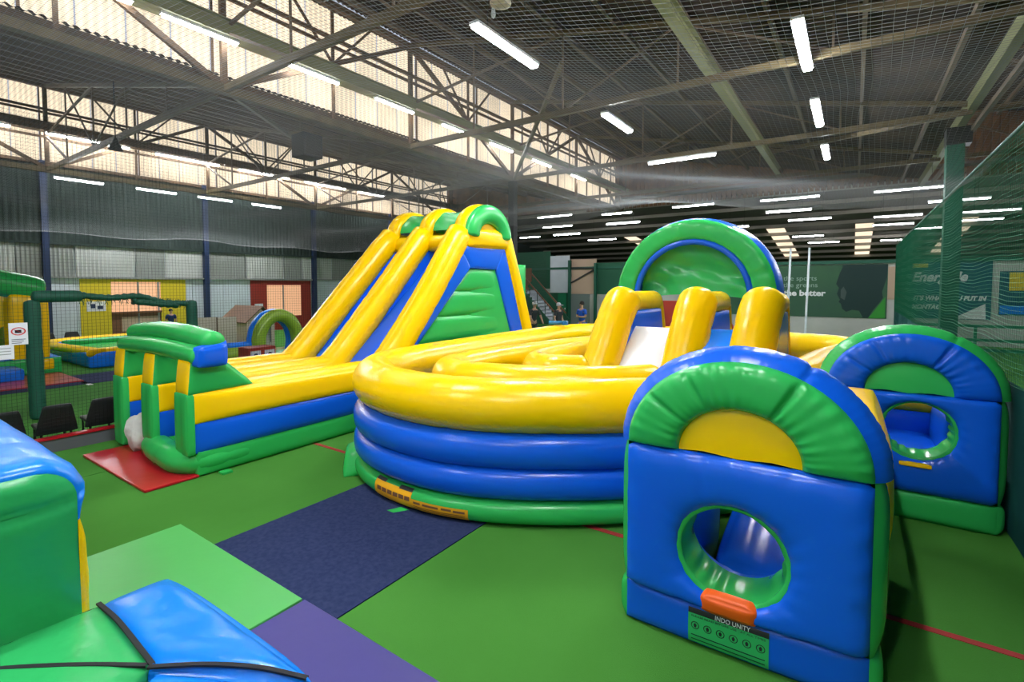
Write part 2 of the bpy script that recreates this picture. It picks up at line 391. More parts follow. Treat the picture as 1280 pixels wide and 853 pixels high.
# painted door surrounds with their glazed doors
def surround(n, y0, y1, d0, d1, z1, dz0, m, mull):
    d = struct('door_%d' % n, MB().box(XL-.24, XL-.2, y0, d0, .02, 2.66).box(XL-.24, XL-.2, d1, y1, .02, 2.66).box(XL-.24, XL-.2, d0, d1, z1, 2.66).box(XL-.24, XL-.2, d0, d1, 0.02, dz0), m)
    MB().box(XL-.24, XL-.225, d0, d1, dz0+.9 if n == 1 else dz0, z1).build('lit_pane', ORGLASS, d)
    if n == 1:
        MB().box(XL-.24, XL-.22, d0, d1, dz0, dz0+.9).build('counter_panel', BROWN, d)
        MB().box(XL-.22, XL-.21, d0+.35, d1-.1, dz0+.1, dz0+.72).build('counter_front', BEIGE, d)
        MB().box(XL-.24, XL-.1, d0, d1, dz0+.86, dz0+.94).build('counter_top', BROWN, d)
    for q in mull: MB().box(XL-.24, XL-.18, q-.03, q+.03, dz0, z1).build('mullion', GRW2, d)
    return d
surround(1, 6.5, 10.3, 7.5, 9.3, 2.55, .35, YELW, (8.45, 9.2))
surround(2, 13.3, 16.7, 14.15, 16.1, 2.42, .75, REDW, (15.05,))
for i, (yy, zz, ww, m, lb) in enumerate(((7.0, 1.55, .62, SGNW, 'small white notice on the yellow painted wall'), (13.7, 1.25, .42, SGNW, 'small white notice on the red painted wall'))):
    s = thing('notice', lb, 'sign', (XL-.19, yy, zz))
    MB().box(XL-.2, XL-.18, yy-ww/2, yy+ww/2, zz-.2, zz+.2).build('board', m, s)
    MB().box(XL-.18, XL-.176, yy-ww*.3, yy-ww*.05, zz-.08, zz+.1).box(XL-.18, XL-.176, yy+ww*.05, yy+ww*.35, zz-.12, zz+.02).build('print', NVP, s)
for i, y in enumerate((-.2, 5.5, 11.15, 16.85, 22.5)):
    p = MB().box(XL-.2, XL+.04, y-.10, y+.10, 0, ZB).build('wall_column', NVP)
    tag(p, ['navy steel wall column just left of the frame', 'navy steel wall column behind the green arch of the bouncy castle', 'navy steel wall column between yellow and red doorways', 'navy steel wall column right of the red doorway', 'navy steel wall column behind the tall slide'][i], 'column')
wr = struct('wall_right', MB().box(XE, XE+.2, YN, YH, 0, ZT+.4), DKW)
wb = struct('wall_near', MB().box(XL-.5, XE, YN-.2, YN, 0, ZT+.4), WHT)
# far partition at the end of the nave, low hall beyond
YP = 26.0
wf = struct('wall_far', MB().box(XL-.5, XE, YP+.6, YP+.8, 0, 3.4), GRW)
struct('trim_6', MB().box(XL-.3, XE, YP+.5, YP+.62, 3.36, 3.5), DGP)
gb = struct('wall_gable', MB().box(XL-.5, XE, YF+.05, YF+.15, 7.2, ZT+.6), BRN)
y = 0
x = XL
while x < XE:
    MB().box(x, x+.19, YF-.03, YF+.05, 7.0, ZT+.3).build('gable_sheet', BRN, gb) if -14 < x < 8 else None
    x += .25
FROOF = mat('grey far roof sheet', (.14, .125, .11), .9, .1); FPUR = mat('grey far purlin', (.30, .27, .23), .7, .2)
fc = struct('ceiling.003', MB().add([(XL-.5, YF-.4, 7.5), (XE, YF-.4, 7.5), (XE, YH, 4.2), (XL-.5, YH, 4.2), (XL-.5, YF-.4, 7.6), (XE, YF-.4, 7.6), (XE, YH, 4.3), (XL-.5, YH, 4.3)], [(0, 1, 2, 3), (4, 7, 6, 5), (0, 4, 5, 1), (2, 6, 7, 3)]), FROOF)
def zfar(y): return 7.5-(y-YF+.4)/(YH-YF+.4)*3.3
for i in range(11):
    y = YF+1+i*2.5; MB().box(XL, XE, y-.06, y+.06, zfar(y)-.24, zfar(y)-.04).build('purlin', FPUR, fc)
for i, (x0, x1) in enumerate(((-15.4, -14.4), (-5.1, -4.0), (-.05, .9), (4.7, 5.7), (10, 11))):
    wn = struct('window_%d' % (4+i), MB().box(x0-.06, x0, 38, 54.5, 0, .001), RUST)
    wn.hide_render = False
    for j in range(5):
        y0 = 38.2+j*2.5; MB().add([(x0, y0, zfar(y0)-.03), (x1, y0, zfar(y0)-.03), (x1, y0+2.3, zfar(y0+2.3)-.03), (x0, y0+2.3, zfar(y0+2.3)-.03)], [(0, 1, 2, 3)]).build('skylight_pane', GLZ, wn)
wl2 = struct('wall_hall_left', MB().box(XL-.5, XL-.35, YF, YH, 0, 8.5), DKW)
wh = struct('wall_end', MB().box(XL-.5, XE, YH, YH+.2, 0, 4.6), GRW2)

# ------------------------------------------------------------------ columns
c = thing('wrapped_column', 'tall dark green wrapped column at the right carrying the valley beam', 'column', (XR-.12, 18.6, 0))
MB().box(XR-.38, XR+.0, 18.4, 18.8, 0, 6.76).build('post', DGP, c)
MB().box(XR-.4, XR+.14, 18.35, 18.85, 6.3, 6.76).build('bracket', BLKP, c)
c = thing('roof_column', 'dark steel roof column rising behind the tall yellow slide', 'column', (XA+.25, 16.8, 0))
MB().box(XA+.12, XA+.38, 16.66, 16.94, 0, 6.62).build('post', BLKP, c)

# ------------------------------------------------------------------ strip lights
def roof_z(x, y):
    if y > YF-.3: return zfar(y)-.02
    for a, b in ((XL, XA), (XA, XR), (XR, XE+1)):
        if a <= x <= b: return ZT+.25+(ZB-ZT-.27)*(x-a-.05)/(b-a+.05)
    return ZT
def strip(p, q, label, group, wd=.10, hang=True):
    p = Vector(p); q = Vector(q); t = thing('strip_light', label, 'light', tuple((p+q)/2), group)
    MB().bar(p, q, wd*1.1, .05).build('housing', HOUS, t)
    d = Vector((0, 0, -.045)); k = (q-p).normalized()*.03
    MB().bar(p+k+d, q-k+d, wd*.8, .05).build('tube', TUBEM if group in ('lights over the middle', 'lights in the right hand row') else TUBEM3 if group in ('lights before the dark left wall', 'lights on the left girder') else TUBEM2, t)
    m_ = p.lerp(q, .5); zt = roof_z(m_.x, m_.y)
    if hang:
        for f in (.2, .8):
            c = p.lerp(q, f); MB().bar((c.x, c.y, c.z+.02), (c.x, c.y, roof_z(c.x, c.y)), .008).build('hanger', BLKP, t)
zA = 7.95
for i, y in enumerate((.4, 2.35, 4.3, 6.9, 9.6, 12.4, 15.0, 18.0, 21.5)):
    strip((XA+.45, y, zA-.19), (XA+.45, y+1.5, zA-.19), 'lit strip light under the olive gutter beam, ' + ['outside the frame nearest the camera', 'outside the frame second from the camera', 'first at the top left corner', 'second from the top left', 'third along, above the tall slide', 'fourth along, right of the slide top', 'fifth along', 'sixth along', 'seventh and farthest'][i], 'lights under the gutter beam', hang=False)
for i, y in enumerate((2.0, 5.5, 9.0, 12.5, 16, 19.5)):
    strip((XL+.5, y, 8.06), (XL+.5, y+2.6, 8.06), 'lit strip light on the left girder, ' + ['first from the left edge', 'second', 'third', 'fourth', 'fifth', 'sixth'][i]+' along the bright glazing', 'lights on the left girder', hang=False)
for i, y in enumerate((4.7, 7.1, 9.3, 11.6)):
    strip((XL+2.2, y+.6, 6.2), (XL+2.2, y+2.0, 6.2), 'lit strip light hung before the dark left wall, ' + ['leftmost', 'second from the left', 'third from the left', 'rightmost'][i], 'lights before the dark left wall')
for i, (x, y, l) in enumerate(((-5.05, -3, 1.7), (-5.05, 1.5, 1.7), (-5.05, 6.25, 1.85), (-5.05, 11.2, 1.7))):
    strip((x, y, 6.55), (x, y+l, 6.55), ['lit strip light behind the camera left', 'lit strip light over the foreground left', 'big bright strip light at top centre near the white fan', 'bright strip light right of top centre, over the small slide'][i], 'lights over the middle', .16)
for i, (x, y, l) in enumerate(((-.85, -4, 1.9), (-.85, 1, 1.9), (-.85, 9.1, 2.2), (-.85, 13.2, 2.2), (-.85, 17.6, 1.9))):
    strip((x, y, 6.6), (x, y+l, 6.6), ['lit strip light behind the camera right', 'lit strip light straight above the camera', 'largest bright strip light at upper right', 'second bright strip light at upper right, below the largest', 'third bright strip light at upper right, smallest of the row'][i], 'lights in the right hand row', .17)
FARL = [(-5.07, -3.18, 14.36, 6.0), (-3.38, -1.22, 23.33, 6.0), (-3.26, -1.53, 24.1, 5.6), (-2.75, -.95, 27.67, 5.6), (.51, 2.64, 23.58, 6.0), (.64, 2.42, 28.6, 5.6), (.68, 2.42, 32.42, 5.6), (2.21, 3.98, 24.59, 5.6), (3.77, 5.6, 28.9, 5.6), (2.66, 4.08, 35.59, 5.6), (4.16, 5.71, 32.51, 5.6), (-13.83, -11.8, 22.42, 6.0), (-15.92, -13.86, 26.4, 6.0), (-15.64, -13.8, 27.3, 5.6), (-10.59, -8.99, 23.31, 6.0), (-10.65, -8.85, 24.03, 5.6), (-18.41, -16.85, 27.62, 5.6), (-6.95, -5.12, 22.95, 6.0), (-15.49, -13.4, 31.86, 5.6), (-5.89, -4.7, 29, 5.6), (-3.43, -1.67, 37.07, 5.6), (-2.74, -.89, 40.22, 5.4), (1.3, 2.75, 40.85, 5.4)]
FARL.sort(key=lambda a: (a[0]+a[1])/2/a[2])
ORD = ['first', 'second', 'third', 'fourth', 'fifth', 'sixth', 'seventh', 'eighth', 'ninth', 'tenth', 'eleventh', 'twelfth']
for i, (x0, x1, y, z) in enumerate(FARL):
    n = len(FARL)
    lb = '%s from the left of the small crosswise strip lights at the far end' % ORD[i] if i < 12 else '%s from the right of the small crosswise strip lights at the far end' % ORD[n-1-i]
    strip((x0, y, z), (x1, y, z), lb, 'crosswise lights at the far end', .075)

# ------------------------------------------------------------------ netting (thin twine, uncountable)
def cz(x, y):
    f = min(1, max(0, (x+6)/7.2)); f = f*f*(3-2*f)
    return 4.9-1.0*f-.07*(1-math.cos(2*math.pi*(y-1)/4.7))-.04*math.sin(x*1.1+y*.6)-(.5*max(0, 1-abs(x-XL-1)/6)**2)
mb = MB(); NX0, NX1, NY0, NY1 = XL+.6, 1.25, .6, 22.0
def yedge(x): return min(19.5, 11.6-.6*x if x < 0 else 11.6)
x = NX0
while x <= NX1:
    ye = yedge(x); k = int((ye-NY0)/.45); mb.strand([(x+.02*math.sin(j*.9), NY0+(ye-NY0)*j/k, cz(x, NY0+(ye-NY0)*j/k)) for j in range(k+1)], .0014); x += .05
y = NY0
while y <= 19.4:
    xe = NX1 if y < 11.6 else -(y-11.6)/.6
    k = max(2, int((xe-NX0)/.5)); mb.strand([(NX0+(xe-NX0)*j/k, y, cz(NX0+(xe-NX0)*j/k, y)) for j in range(k+1)], .0014); y += .05
tag(mb.build('ceiling_net', NETW), 'pale safety netting stretched overhead below the roof trusses', 'net', kind='stuff')
mb = MB(); XN = -9.47
y = -2.2
while y < 16: mb.strand([(XN, y, .23), (XN, y, cz(XN, max(y, .7))-.06)], .0017); y += .05
z = .23
while z < 4.8: mb.strand([(XN, -2.2, z), (XN, 16, z)], .0017); z += .05
tag(mb.build('side_net', NETB), 'black safety netting hanging between the slide and the left hall', 'net', kind='stuff')
mb = MB(); y = 1.5
while y < 24: mb.strand([(1.27, y, 1.45), (1.27, y, 3.9)], .0022); y += .05
z = 1.45
while z < 3.9: mb.strand([(1.27+.01*math.sin(z*30), 1.5+22.5*j/50, z+.02*math.sin(j*1.3+z)) for j in range(51)], .0026); z += .045
o = mb.build('right_net', NETG); tag(o, 'green safety netting along the right side above the teal skirt', 'net', kind='stuff')
mb = MB(); y = 1.5
while y < 24: mb.strand([(1.29, y, 0), (1.28, y, 1.45)], .0055); y += .019
z = .01
while z < 1.46: mb.strand([(1.285+.012*math.sin(j*.7), 1.5+22.5*j/60, z) for j in range(61)], .0055); z += .019
o2 = mb.build('net_skirt', SKIRT); tag(o2, 'teal shade cloth skirt at the foot of the right netting', 'net', kind='stuff')
r = thing('net_cable', 'dark green border rope along the top of the right netting', 'rope', (1.27, 1.5, 3.9))
MB().cyl((1.27, 1.5, 3.91), (1.27, 24, 3.91), .02, 8).build('rope', DGP, r)
# ------------------------------------------------------------------ floor coverings
tag(MB().box(-4.81, -3.0, 2.11, 3.9, .002, .010).build('carpet_runner', NAVY), 'navy blue carpet strip on the green floor before the round maze', 'carpet')
tag(MB().box(-17.05, -15.3, -3, 6.3, .002, .008).build('carpet_runner', NAVY), 'navy blue carpet strip behind the netting on the left', 'carpet')
def mat_(name, x0, x1, y0, y1, h, m, label, ang=0):
    t = thing(name, label, 'mat', ((x0+x1)/2, (y0+y1)/2, 0))
    puff(bxc(x0, x1, y0, y1, .005, h), .006, {'z1': ('top_cover', m), 'x0': ('edge', m), 'x1': ('edge', m), 'y0': ('edge', m), 'y1': ('edge', m)}, t, 8)
    return t
mat_('floor_mat', -5.42, -3.36, .75, 2.09, .045, LIM, 'light green padded mat beside the blue step in the foreground')
mat_('floor_mat', -3.34, -1.35, .7, 2.10, .04, IND, 'indigo blue padded mat at the bottom edge of the frame')
mat_('floor_mat', -8.82, -6.68, 2.22, 2.80, .035, REDM, 'glossy red mat on the green floor before the slide entrance')
mat_('floor_mat', -17.9, -15.8, 1.3, 4.05, .03, REDM, 'red mat lying before the bouncy castle behind the netting')
mat_('floor_mat', -17.6, -16.6, 5.6, 7.2, .03, REDM, 'small red mat by the blue edged pool')

# ================================================================== round maze
m = thing('inflatable_maze', 'round inflatable maze with yellow rim, blue walls and green base in the middle', 'inflatable', (-3, 7.5, 0))
OUT = [(-5.72, 5.5), (-5.52, 4.72), (-5.0, 4.18), (-4.35, 3.92), (-3.7, 3.88), (-3.2, 3.99), (-2.75, 4.2), (-2.33, 4.47), (-1.95, 4.78), (-1.4, 5.3), (-.95, 5.9), (-.66, 6.7), (-.5, 7.6), (-.3, 9), (.0, 10.2), (-.05, 11.0), (-.7, 11.4), (-2, 11.5), (-4, 11.5), (-5.2, 11.4), (-5.8, 10.6), (-5.85, 9), (-5.8, 7)]
def at_z(pts, z): return [(x, y, z) for x, y in pts]
tube(catmull(at_z(OUT, 1.17), .07, True), .28, closed=True, nseg=26, seam=1.05).build('top_tube', YEL, m, True)
tube(catmull(at_z(OUT, .74), .07, True), .27, .19, closed=True, e=.72, seam=3.0, pinch=.01).build('wall_tube', BLU, m, True)
tube(catmull(at_z(OUT, .42), .07, True), .27, .18, closed=True, e=.72, seam=3.0, pinch=.01).build('wall_tube', BLU, m, True)
tube(catmull(at_z(OUT, .135), .07, True), .265, .135, closed=True, e=.72, seam=3.0, pinch=.01).build('base_tube', GRN, m, True)
pl = catmull(at_z(OUT, .16), .3, True)
MB().add(pl+[Vector((v.x, v.y, .02)) for v in pl], [tuple(range(len(pl)))]+[(i, (i+1) % len(pl), len(pl)+(i+1) % len(pl), len(pl)+i) for i in range(len(pl))]).build('floor_sheet', BLU2, m)
DIV = [(-4.05, 9.4), (-4.45, 7.8), (-4.72, 6.2), (-4.68, 5.3), (-4.3, 4.95), (-3.7, 4.98), (-3.0, 5.25), (-2.4, 5.65), (-2.05, 6.02)]
tube(catmull(at_z(DIV, 1.17), .07), .25, nseg=24, seam=1.0).build('divider_tube', YEL, m, True)
tube(catmull(at_z(DIV, .55), .07), .22, .42, e=.7, seam=9, pinch=0).build('divider_wall', BLU, m, True)
DIV2 = [(-3.95, 8.4), (-4.05, 7.2), (-3.98, 6.45), (-3.62, 6.2), (-3.22, 6.42)]
tube(catmull(at_z(DIV2, 1.17), .07), .23, nseg=24, seam=1.0).build('divider_tube', YEL, m, True)
tube(catmull(at_z(DIV2, .55), .07), .2, .42, e=.7, seam=9, pinch=0).build('divider_wall', BLU, m, True)
# printed warning labels on the green base
OP = catmull(at_z(OUT, .135), .02, True)
def base_patch(s0, s1, h0, h1, off, name, mt, par):
    """a strip of printed vinyl following the base tube between path stations and heights"""
    mb = MB(); n = 14; k = 5; vs = []
    for i in range(n+1):
        q = s0+(s1-s0)*i/n; c = OP[int(q) % len(OP)].lerp(OP[(int(q)+1) % len(OP)], q-int(q)); t = (OP[(int(q)+1) % len(OP)]-OP[int(q) % len(OP)]).normalized()
        sd = t.cross(Vector((0, 0, 1))).normalized()
        for j in range(k+1):
            z = h0+(h1-h0)*j/k; sa = (z-.135)/.135; ca = max(0, 1-abs(sa)**(2/.72))**(.72/2)
            p = c+sd*(.265*ca+off); vs.append((p.x, p.y, z))
    mb.add(vs, [(i*(k+1)+j, (i+1)*(k+1)+j, (i+1)*(k+1)+j+1, i*(k+1)+j+1) for i in range(n) for j in range(k)])
    return mb.build(name, mt, par, True)
def station(x, y): return min(range(len(OP)), key=lambda i: (OP[i].x-x)**2+(OP[i].y-y)**2)
s0 = station(-4.35, 3.93); s1 = station(-3.80, 3.88); s2 = station(-3.20, 3.99)
la = base_patch(s0, s1, .045, .225, .004, 'warning_label', LBO, m); lb = base_patch(s1, s2, .045, .16, .004, 'warning_label', LBO, m)
L1 = s1-s0
base_patch(s0, s0+L1*.28, .222, .246, .005, 'label_strip', BLKP, la); base_patch(s0+L1*.66, s1, .216, .244, .005, 'label_strip', BLKP, la)
for i in range(6): base_patch(s0+L1*(.09+.15*i), s0+L1*(.09+.15*i)+3.4, .125, .17, .006, 'pictogram', BROWN, la)
L2 = s2-s1
for i, (a, b, z) in enumerate(((.06, .2, .118), (.24, .5, .118), (.55, .72, .12), (.75, .95, .115), (.06, .95, .09), (.06, .95, .07))): base_patch(s1+L2*a, s1+L2*b, z, z+(.022 if i < 4 else .006), .006, 'printed_line', BROWN, lb)
puff([(-5.5, 4.05, .0), (-5.2, 3.83, .0), (-5.3, 4.3, .0), (-5.0, 4.1, .0), (-5.47, 4.1, .3), (-5.28, 3.95, .28), (-5.4, 4.3, .34), (-5.0, 4.15, .3)], .02, {'*': ('base_corner_flap', GRN)}, m, 6)
MB().add([(-3.95, 3.63, .02), (-3.83, 3.63, .02), (-3.93, 3.5, .012), (-4.03, 3.5, .012), (-3.95, 3.63, .012), (-3.83, 3.63, .012), (-3.93, 3.5, .011), (-4.03, 3.5, .011)], [(0, 1, 2, 3), (0, 4, 5, 1), (2, 6, 7, 3)]).build('anchor_tab', GRN, m)
b_ = thing('blower_connector', 'small blue connector lying on the far yellow rim of the maze', 'connector', (-5.8, 10.3, 1.46))
MB().cyl((-6.0, 10.25, 1.505), (-5.65, 10.4, 1.505), .05).cyl((-5.65, 10.4, 1.46), (-5.65, 10.4, 1.56), .08).build('pipe', vinyl('connector blue', (.02, .16, .30)), b_)

# ================================================================== entry panels with crawl holes
def panel(name, label, colr, loc, rot, W=1.44, ZH=.67, XH=0, RH=.325):
    t = thing(name, label, 'inflatable')
    T, ZA, KZ = .36, 1.30, .87
    zs = .29
    A, Bm, rim, side, semi, base = colr
    # bottom cushion
    c = bxc(-W/2, W/2, -T/2, T/2, .015, zs)
    puff(c, .045, {'y0': ('base_cushion', base), 'y1': ('base_cushion', base), 'z0': ('base_cushion', base)}, t, 14)
    for fx in ('x0', 'x1'): puff(c, .075, {fx: ('base_side', side)}, t, 10)
    # main cushion pierced by the hole
    n, kr = 96, 12
    for sgn, nm_ in ((-1, 'front_face'), (1, 'rear_face')):
        vs = []; zc = (zs+ZA-.01)/2
        for i in range(n):
            a = 2*math.pi*i/n; ca, sa = math.cos(a), math.sin(a)
            hx, hz = XH+RH*ca, ZH+RH*sa*.97
            hw, hh = W/2, (ZA-zs)/2
            k = min(hw/abs(ca) if abs(ca) > 1e-6 else 1e9, hh/abs(sa) if abs(sa) > 1e-6 else 1e9)
            ox, oz = ca*k, (zs+ZA)/2+sa*k
            for j in range(kr+1):
                s = .5-.5*math.cos(math.pi*j/kr); x = hx+(ox-hx)*s; z = hz+(oz-hz)*s
                d = max(0, 1-(2*s-1)**4)**.5
                rip = (.012*math.sin(a*19+math.sin(a*5)*2)+.007*math.sin(a*41+math.sin(a*7)))*math.exp(-((1-s)/.15)**2)+.005*math.sin(a*23)*math.exp(-(s/.2)**2)-.02*math.exp(-((a-1.95)/.03)**2)*s
                vs.append((x, sgn*(T/2+(.075*d+rip*d)), z))
        MB().add(vs, [(i*(kr+1)+j, ((i+1) % n)*(kr+1)+j, ((i+1) % n)*(kr+1)+j+1, i*(kr+1)+j+1) for i in range(n) for j in range(kr)]).build(nm_, Bm, t, True)
    # lining of the hole, gathered into folds
    vs = []; kk = 8
    for i in range(144):
        a = 2*math.pi*i/144
        for j in range(kk+1):
            s = j/kk; r = RH-.035*math.sin(math.pi*s)-.010*math.sin(a*13+math.sin(3*a)*3)*math.sin(math.pi*s)
            vs.append((XH+r*math.cos(a), -T/2+T*s, ZH+r*math.sin(a)*.97))
    MB().add(vs, [(i*(kk+1)+j, ((i+1) % 144)*(kk+1)+j, ((i+1) % 144)*(kk+1)+j+1, i*(kk+1)+j+1) for i in range(144) for j in range(kk)]).build('hole_lining', GRN, t, True)
    tube([Vector((XH+(RH+.012)*math.cos(2*math.pi*i/48), -T/2-.012, ZH+(RH*.97+.012)*math.sin(2*math.pi*i/48))) for i in range(48)], .022, .03, closed=True, ref=(0, 1, 0), nseg=10, seam=.2, pinch=.12).build('hole_rim', GRN, t, True)
    for sx in (-1, 1):                                     # bulging side gussets
        vs = []; kz, kd = 16, 10
        for i in range(kz+1):
            z = zs+(ZA-zs)*i/kz; q = 1-.5*abs(2*i/kz-1)**6
            for j in range(kd+1):
                s = j/kd; vs.append((sx*(W/2+.085*math.sin(math.pi*s)**.6*q), -T/2+T*s, z))
        MB().add(vs, [(i*(kd+1)+j, (i+1)*(kd+1)+j, (i+1)*(kd+1)+j+1, i*(kd+1)+j+1) for i in range(kz) for j in range(kd)]).build('side_gusset', side, t, True)
    # arch: half ring with creases fanning out
    Ri, Ro = .36, W/2; nu, nv = 128, 12; ph = [random.uniform(0, 6) for _ in range(4)]
    for sgn in (-1, 1):
        vs = []
        for i in range(nu+1):
            u = i/nu; a = math.pi*u; en = max(0, 1-(2*u-1)**12)**.5
            for j in range(nv+1):
                v = .5-.5*math.cos(math.pi*j/nv); r = Ri+(Ro-Ri)*v
                d = max(0, 1-(2*v-1)**4)**.5*(.35+.65*en)
                rip = (.006*math.sin(29*a+ph[0]+2.5*math.sin(7*a))+.006*math.sin(47*a+ph[1]+2*math.sin(5*a)))*(.35+.65*math.sin(2.3*a+ph[3])**2)*(math.exp(-((1-v)/.22)**2)+.9*math.exp(-(v/.3)**2))*d
                for cr, st in ((1.05, .035), (2.05, .022), (2.5, .02)): rip -= st*math.exp(-((a-cr)/.035)**2)*d
                vs.append((r*math.cos(a)*1.0, sgn*(T/2+.085*d+rip), ZA+r*math.sin(a)*KZ))
        MB().add(vs, [(i*(nv+1)+j, (i+1)*(nv+1)+j, (i+1)*(nv+1)+j+1, i*(nv+1)+j+1) for i in range(nu) for j in range(nv)]).build('arch_face', A, t, True)
        vs = [(0, sgn*(T/2+.01), ZA)]
        for i in range(49):
            a = math.pi*i/48; vs.append((Ri*math.cos(a), sgn*(T/2+.0), ZA+Ri*math.sin(a)*KZ))
        for i in range(49):
            a = math.pi*i/48; vs.append((Ri*.55*math.cos(a), sgn*(T/2+.022+.002*math.sin(a*5)), ZA+.02+Ri*.6*math.sin(a)*KZ))
        MB().add(vs, [(1+i, 2+i, 51+i, 50+i) for i in range(48)]+[(0, 50+i, 51+i) for i in range(48)]).build('semicircle_panel', semi, t, True)
    vs = []; kd = 10
    for i in range(nu+1):
        a = math.pi*i/nu
        for j in range(kd+1):
            s = j/kd; r = Ro+.095*math.sin(math.pi*s)**.6+.0015*math.sin(31*a+4*s)*math.sin(math.pi*s)+.0015*math.sin(83*a+ph[2])-.022*math.exp(-((a-1.05)/.03)**2)
            vs.append((r*math.cos(a), -T/2+T*s, ZA+r*math.sin(a)*KZ))
    MB().add(vs, [(i*(kd+1)+j, (i+1)*(kd+1)+j, (i+1)*(kd+1)+j+1, i*(kd+1)+j+1) for i in range(nu) for j in range(kd)]).build('arch_rim', rim, t, True)
    # crawl tunnel behind the hole: two side walls, a stepped floor, an end bolster
    def P(a): return [(x, y, z) for x, y, z in a]
    t.location = loc; t.rotation_euler = (0, 0, rot)
    return t
def into(t, fn):
    """build parts in the panel's own frame"""
    l, r_ = t.location.copy(), t.rotation_euler.copy(); t.location = (0, 0, 0); fn(t); t.location = l; t.rotation_euler = r_
# colours: arch, main face, rim, side, semicircle, base
pf = panel('entry_panel', 'blue inflatable entry panel with green arch and crawl hole in the right foreground', (GRN, BLU, BLU, GRN, YEL, BLU), (-.59, 3.54, 0), R(1.2), 1.42, .67, -.02)
pb = panel('exit_panel', 'blue arched inflatable panel with green base and crawl hole at the right edge', (BLU, BLU, GRN, GRN, GRN, GRN), (.475, 6.62, 0), 0, 1.40, .935, .09, .30)
def face_bot(q):    # follow the bulge of the bottom cushion (half width .72, z .015 to .29)
    a = (q.x+.72)/1.44; d = (q.z-.015)/.275; k = math.sqrt(max(0, (1-(2*a-1)**4)*(1-(2*d-1)**4))); return (q.x, q.y-.18-.045*k, q.z)
def front_extra(t):
    puff([(-.18, -.25, .295), (.13, -.25, .295), (-.18, -.2, .295), (.13, -.2, .295), (-.18, -.26, .385), (.13, -.26, .385), (-.16, -.19, .41), (.11, -.19, .41)], .018, {'*': ('hole_step', ORG)}, t, 8)
    def patch(x0, x1, z0, z1, off, name, m, par):
        n, k = 16, 8; vs = []
        for i in range(n+1):
            for j in range(k+1): vs.append(face_bot(Vector((x0+(x1-x0)*i/n, -off, z0+(z1-z0)*j/k))))
        return MB().add(vs, [(i*(k+1)+j, (i+1)*(k+1)+j, (i+1)*(k+1)+j+1, i*(k+1)+j+1) for i in range(n) for j in range(k)]).build(name, m, par, True)
    lb = patch(-.27, .21, .03, .262, .004, 'information_label', LBL, t)
    patch(-.27, .21, .232, .265, .006, 'label_header', BLKP, lb)
    text('INDO UNITY', .036, (-.105, -.008, .2365), (R(90), 0, 0), WTXT, lb, 'lettering', fn=face_bot, ext=.001)
    text('PLEASE READ BEFORE USE   AT ALL TIMES', .018, (-.25, -.007, .212), (R(90), 0, 0), BLKP, lb, 'lettering', fn=face_bot, ext=.0005, width=.44)
    for i in range(6):
        x = -.225+.078*i; z = .155
        mb = MB(); n = 20; vs = []
        for j in range(n):
            a = 2*math.pi*j/n
            for r in (.026, .021): vs.append(face_bot(Vector((x+r*math.cos(a), -.006, z+r*math.sin(a)))))
        mb.add(vs, [(2*j, 2*((j+1) % n), 2*((j+1) % n)+1, 2*j+1) for j in range(n)]); mb.build('pictogram_ring', BLKP, lb)
        b = MB(); b.add([face_bot(Vector((x+p[0], -.006, z+p[1]))) for p in ((-.006, -.014), (.006, -.014), (.010, .004), (0, .016), (-.010, .004))], [(0, 1, 2, 3, 4)]); b.build('pictogram', BLKP, lb)
    for i in range(2): patch(-.25, .19, .085-.03*i, .092-.03*i, .005, 'printed_line', DARKP, lb)
    # tunnel
    puff(bxc(-.74, -.36, .19, 1.2, .02, .98), .05, {'*': ('tunnel_wall', BLU)}, t, 8)
    puff(bxc(.36, .70, .19, 1.5, .02, .80), .04, {'*': ('tunnel_wall', BLU)}, t, 8)
    puff([(.40, .3, .8), (.82, .3, .8), (.40, 2.5, .8), (.84, 2.5, .8), (.40, .3, 1.34), (.80, .3, 1.34), (.40, 2.5, 1.36), (.82, 2.5, 1.36)], .05, {'*': ('tunnel_top_bolster', YEL)}, t, 10)
    puff(bxc(-.74, -.36, .19, 1.2, .98, 1.2), .04, {'*': ('tunnel_top_bolster', YEL)}, t, 8)
    puff([(-.17, .2, .02), (.36, .2, .02), (-.14, 1.5, .02), (.36, 1.5, .02), (-.17, .25, .36), (.36, .25, .36), (-.14, 1.5, .62), (.36, 1.5, .62)], .07, {'*': ('tunnel_ramp', BLU)}, t, 10, {'z1': [('a', .5)]})
into(pf, front_extra)
def back_extra(t):
    puff([(-.05, -.27, .575), (.20, -.27, .575), (-.05, -.2, .57), (.20, -.2, .57), (-.05, -.26, .605), (.20, -.26, .605), (-.05, -.18, .61), (.20, -.18, .61)], .006, {'*': ('hole_step', YEL)}, t, 6)
    puff(bxc(-.56, -.38, .19, 1.2, .02, .9), .05, {'*': ('tunnel_wall', BLU)}, t, 8)
    puff(bxc(.36, .62, .19, 2.3, .02, 1.0), .04, {'*': ('tunnel_wall', BLU)}, t, 8)
    puff(bxc(-.36, .36, .2, 2.2, .02, .55), .05, {'*': ('tunnel_floor', BLU)}, t, 8)
    tube(line((-.38, 1.3, .98), (.42, 1.3, .98)), .16, nseg=18, seam=2).build('tunnel_bar', YEL, t, True)
    puff(bxc(-.4, .4, 1.22, 1.5, .5, .84), .05, {'*': ('tunnel_bolster', BLU)}, t, 8)
    puff(bxc(-1.05, -.76, .0, .5, .02, 1.30), .02, {'*': ('side_bolster', BLU)}, t, 8) if 0 else None
into(pb, back_extra)

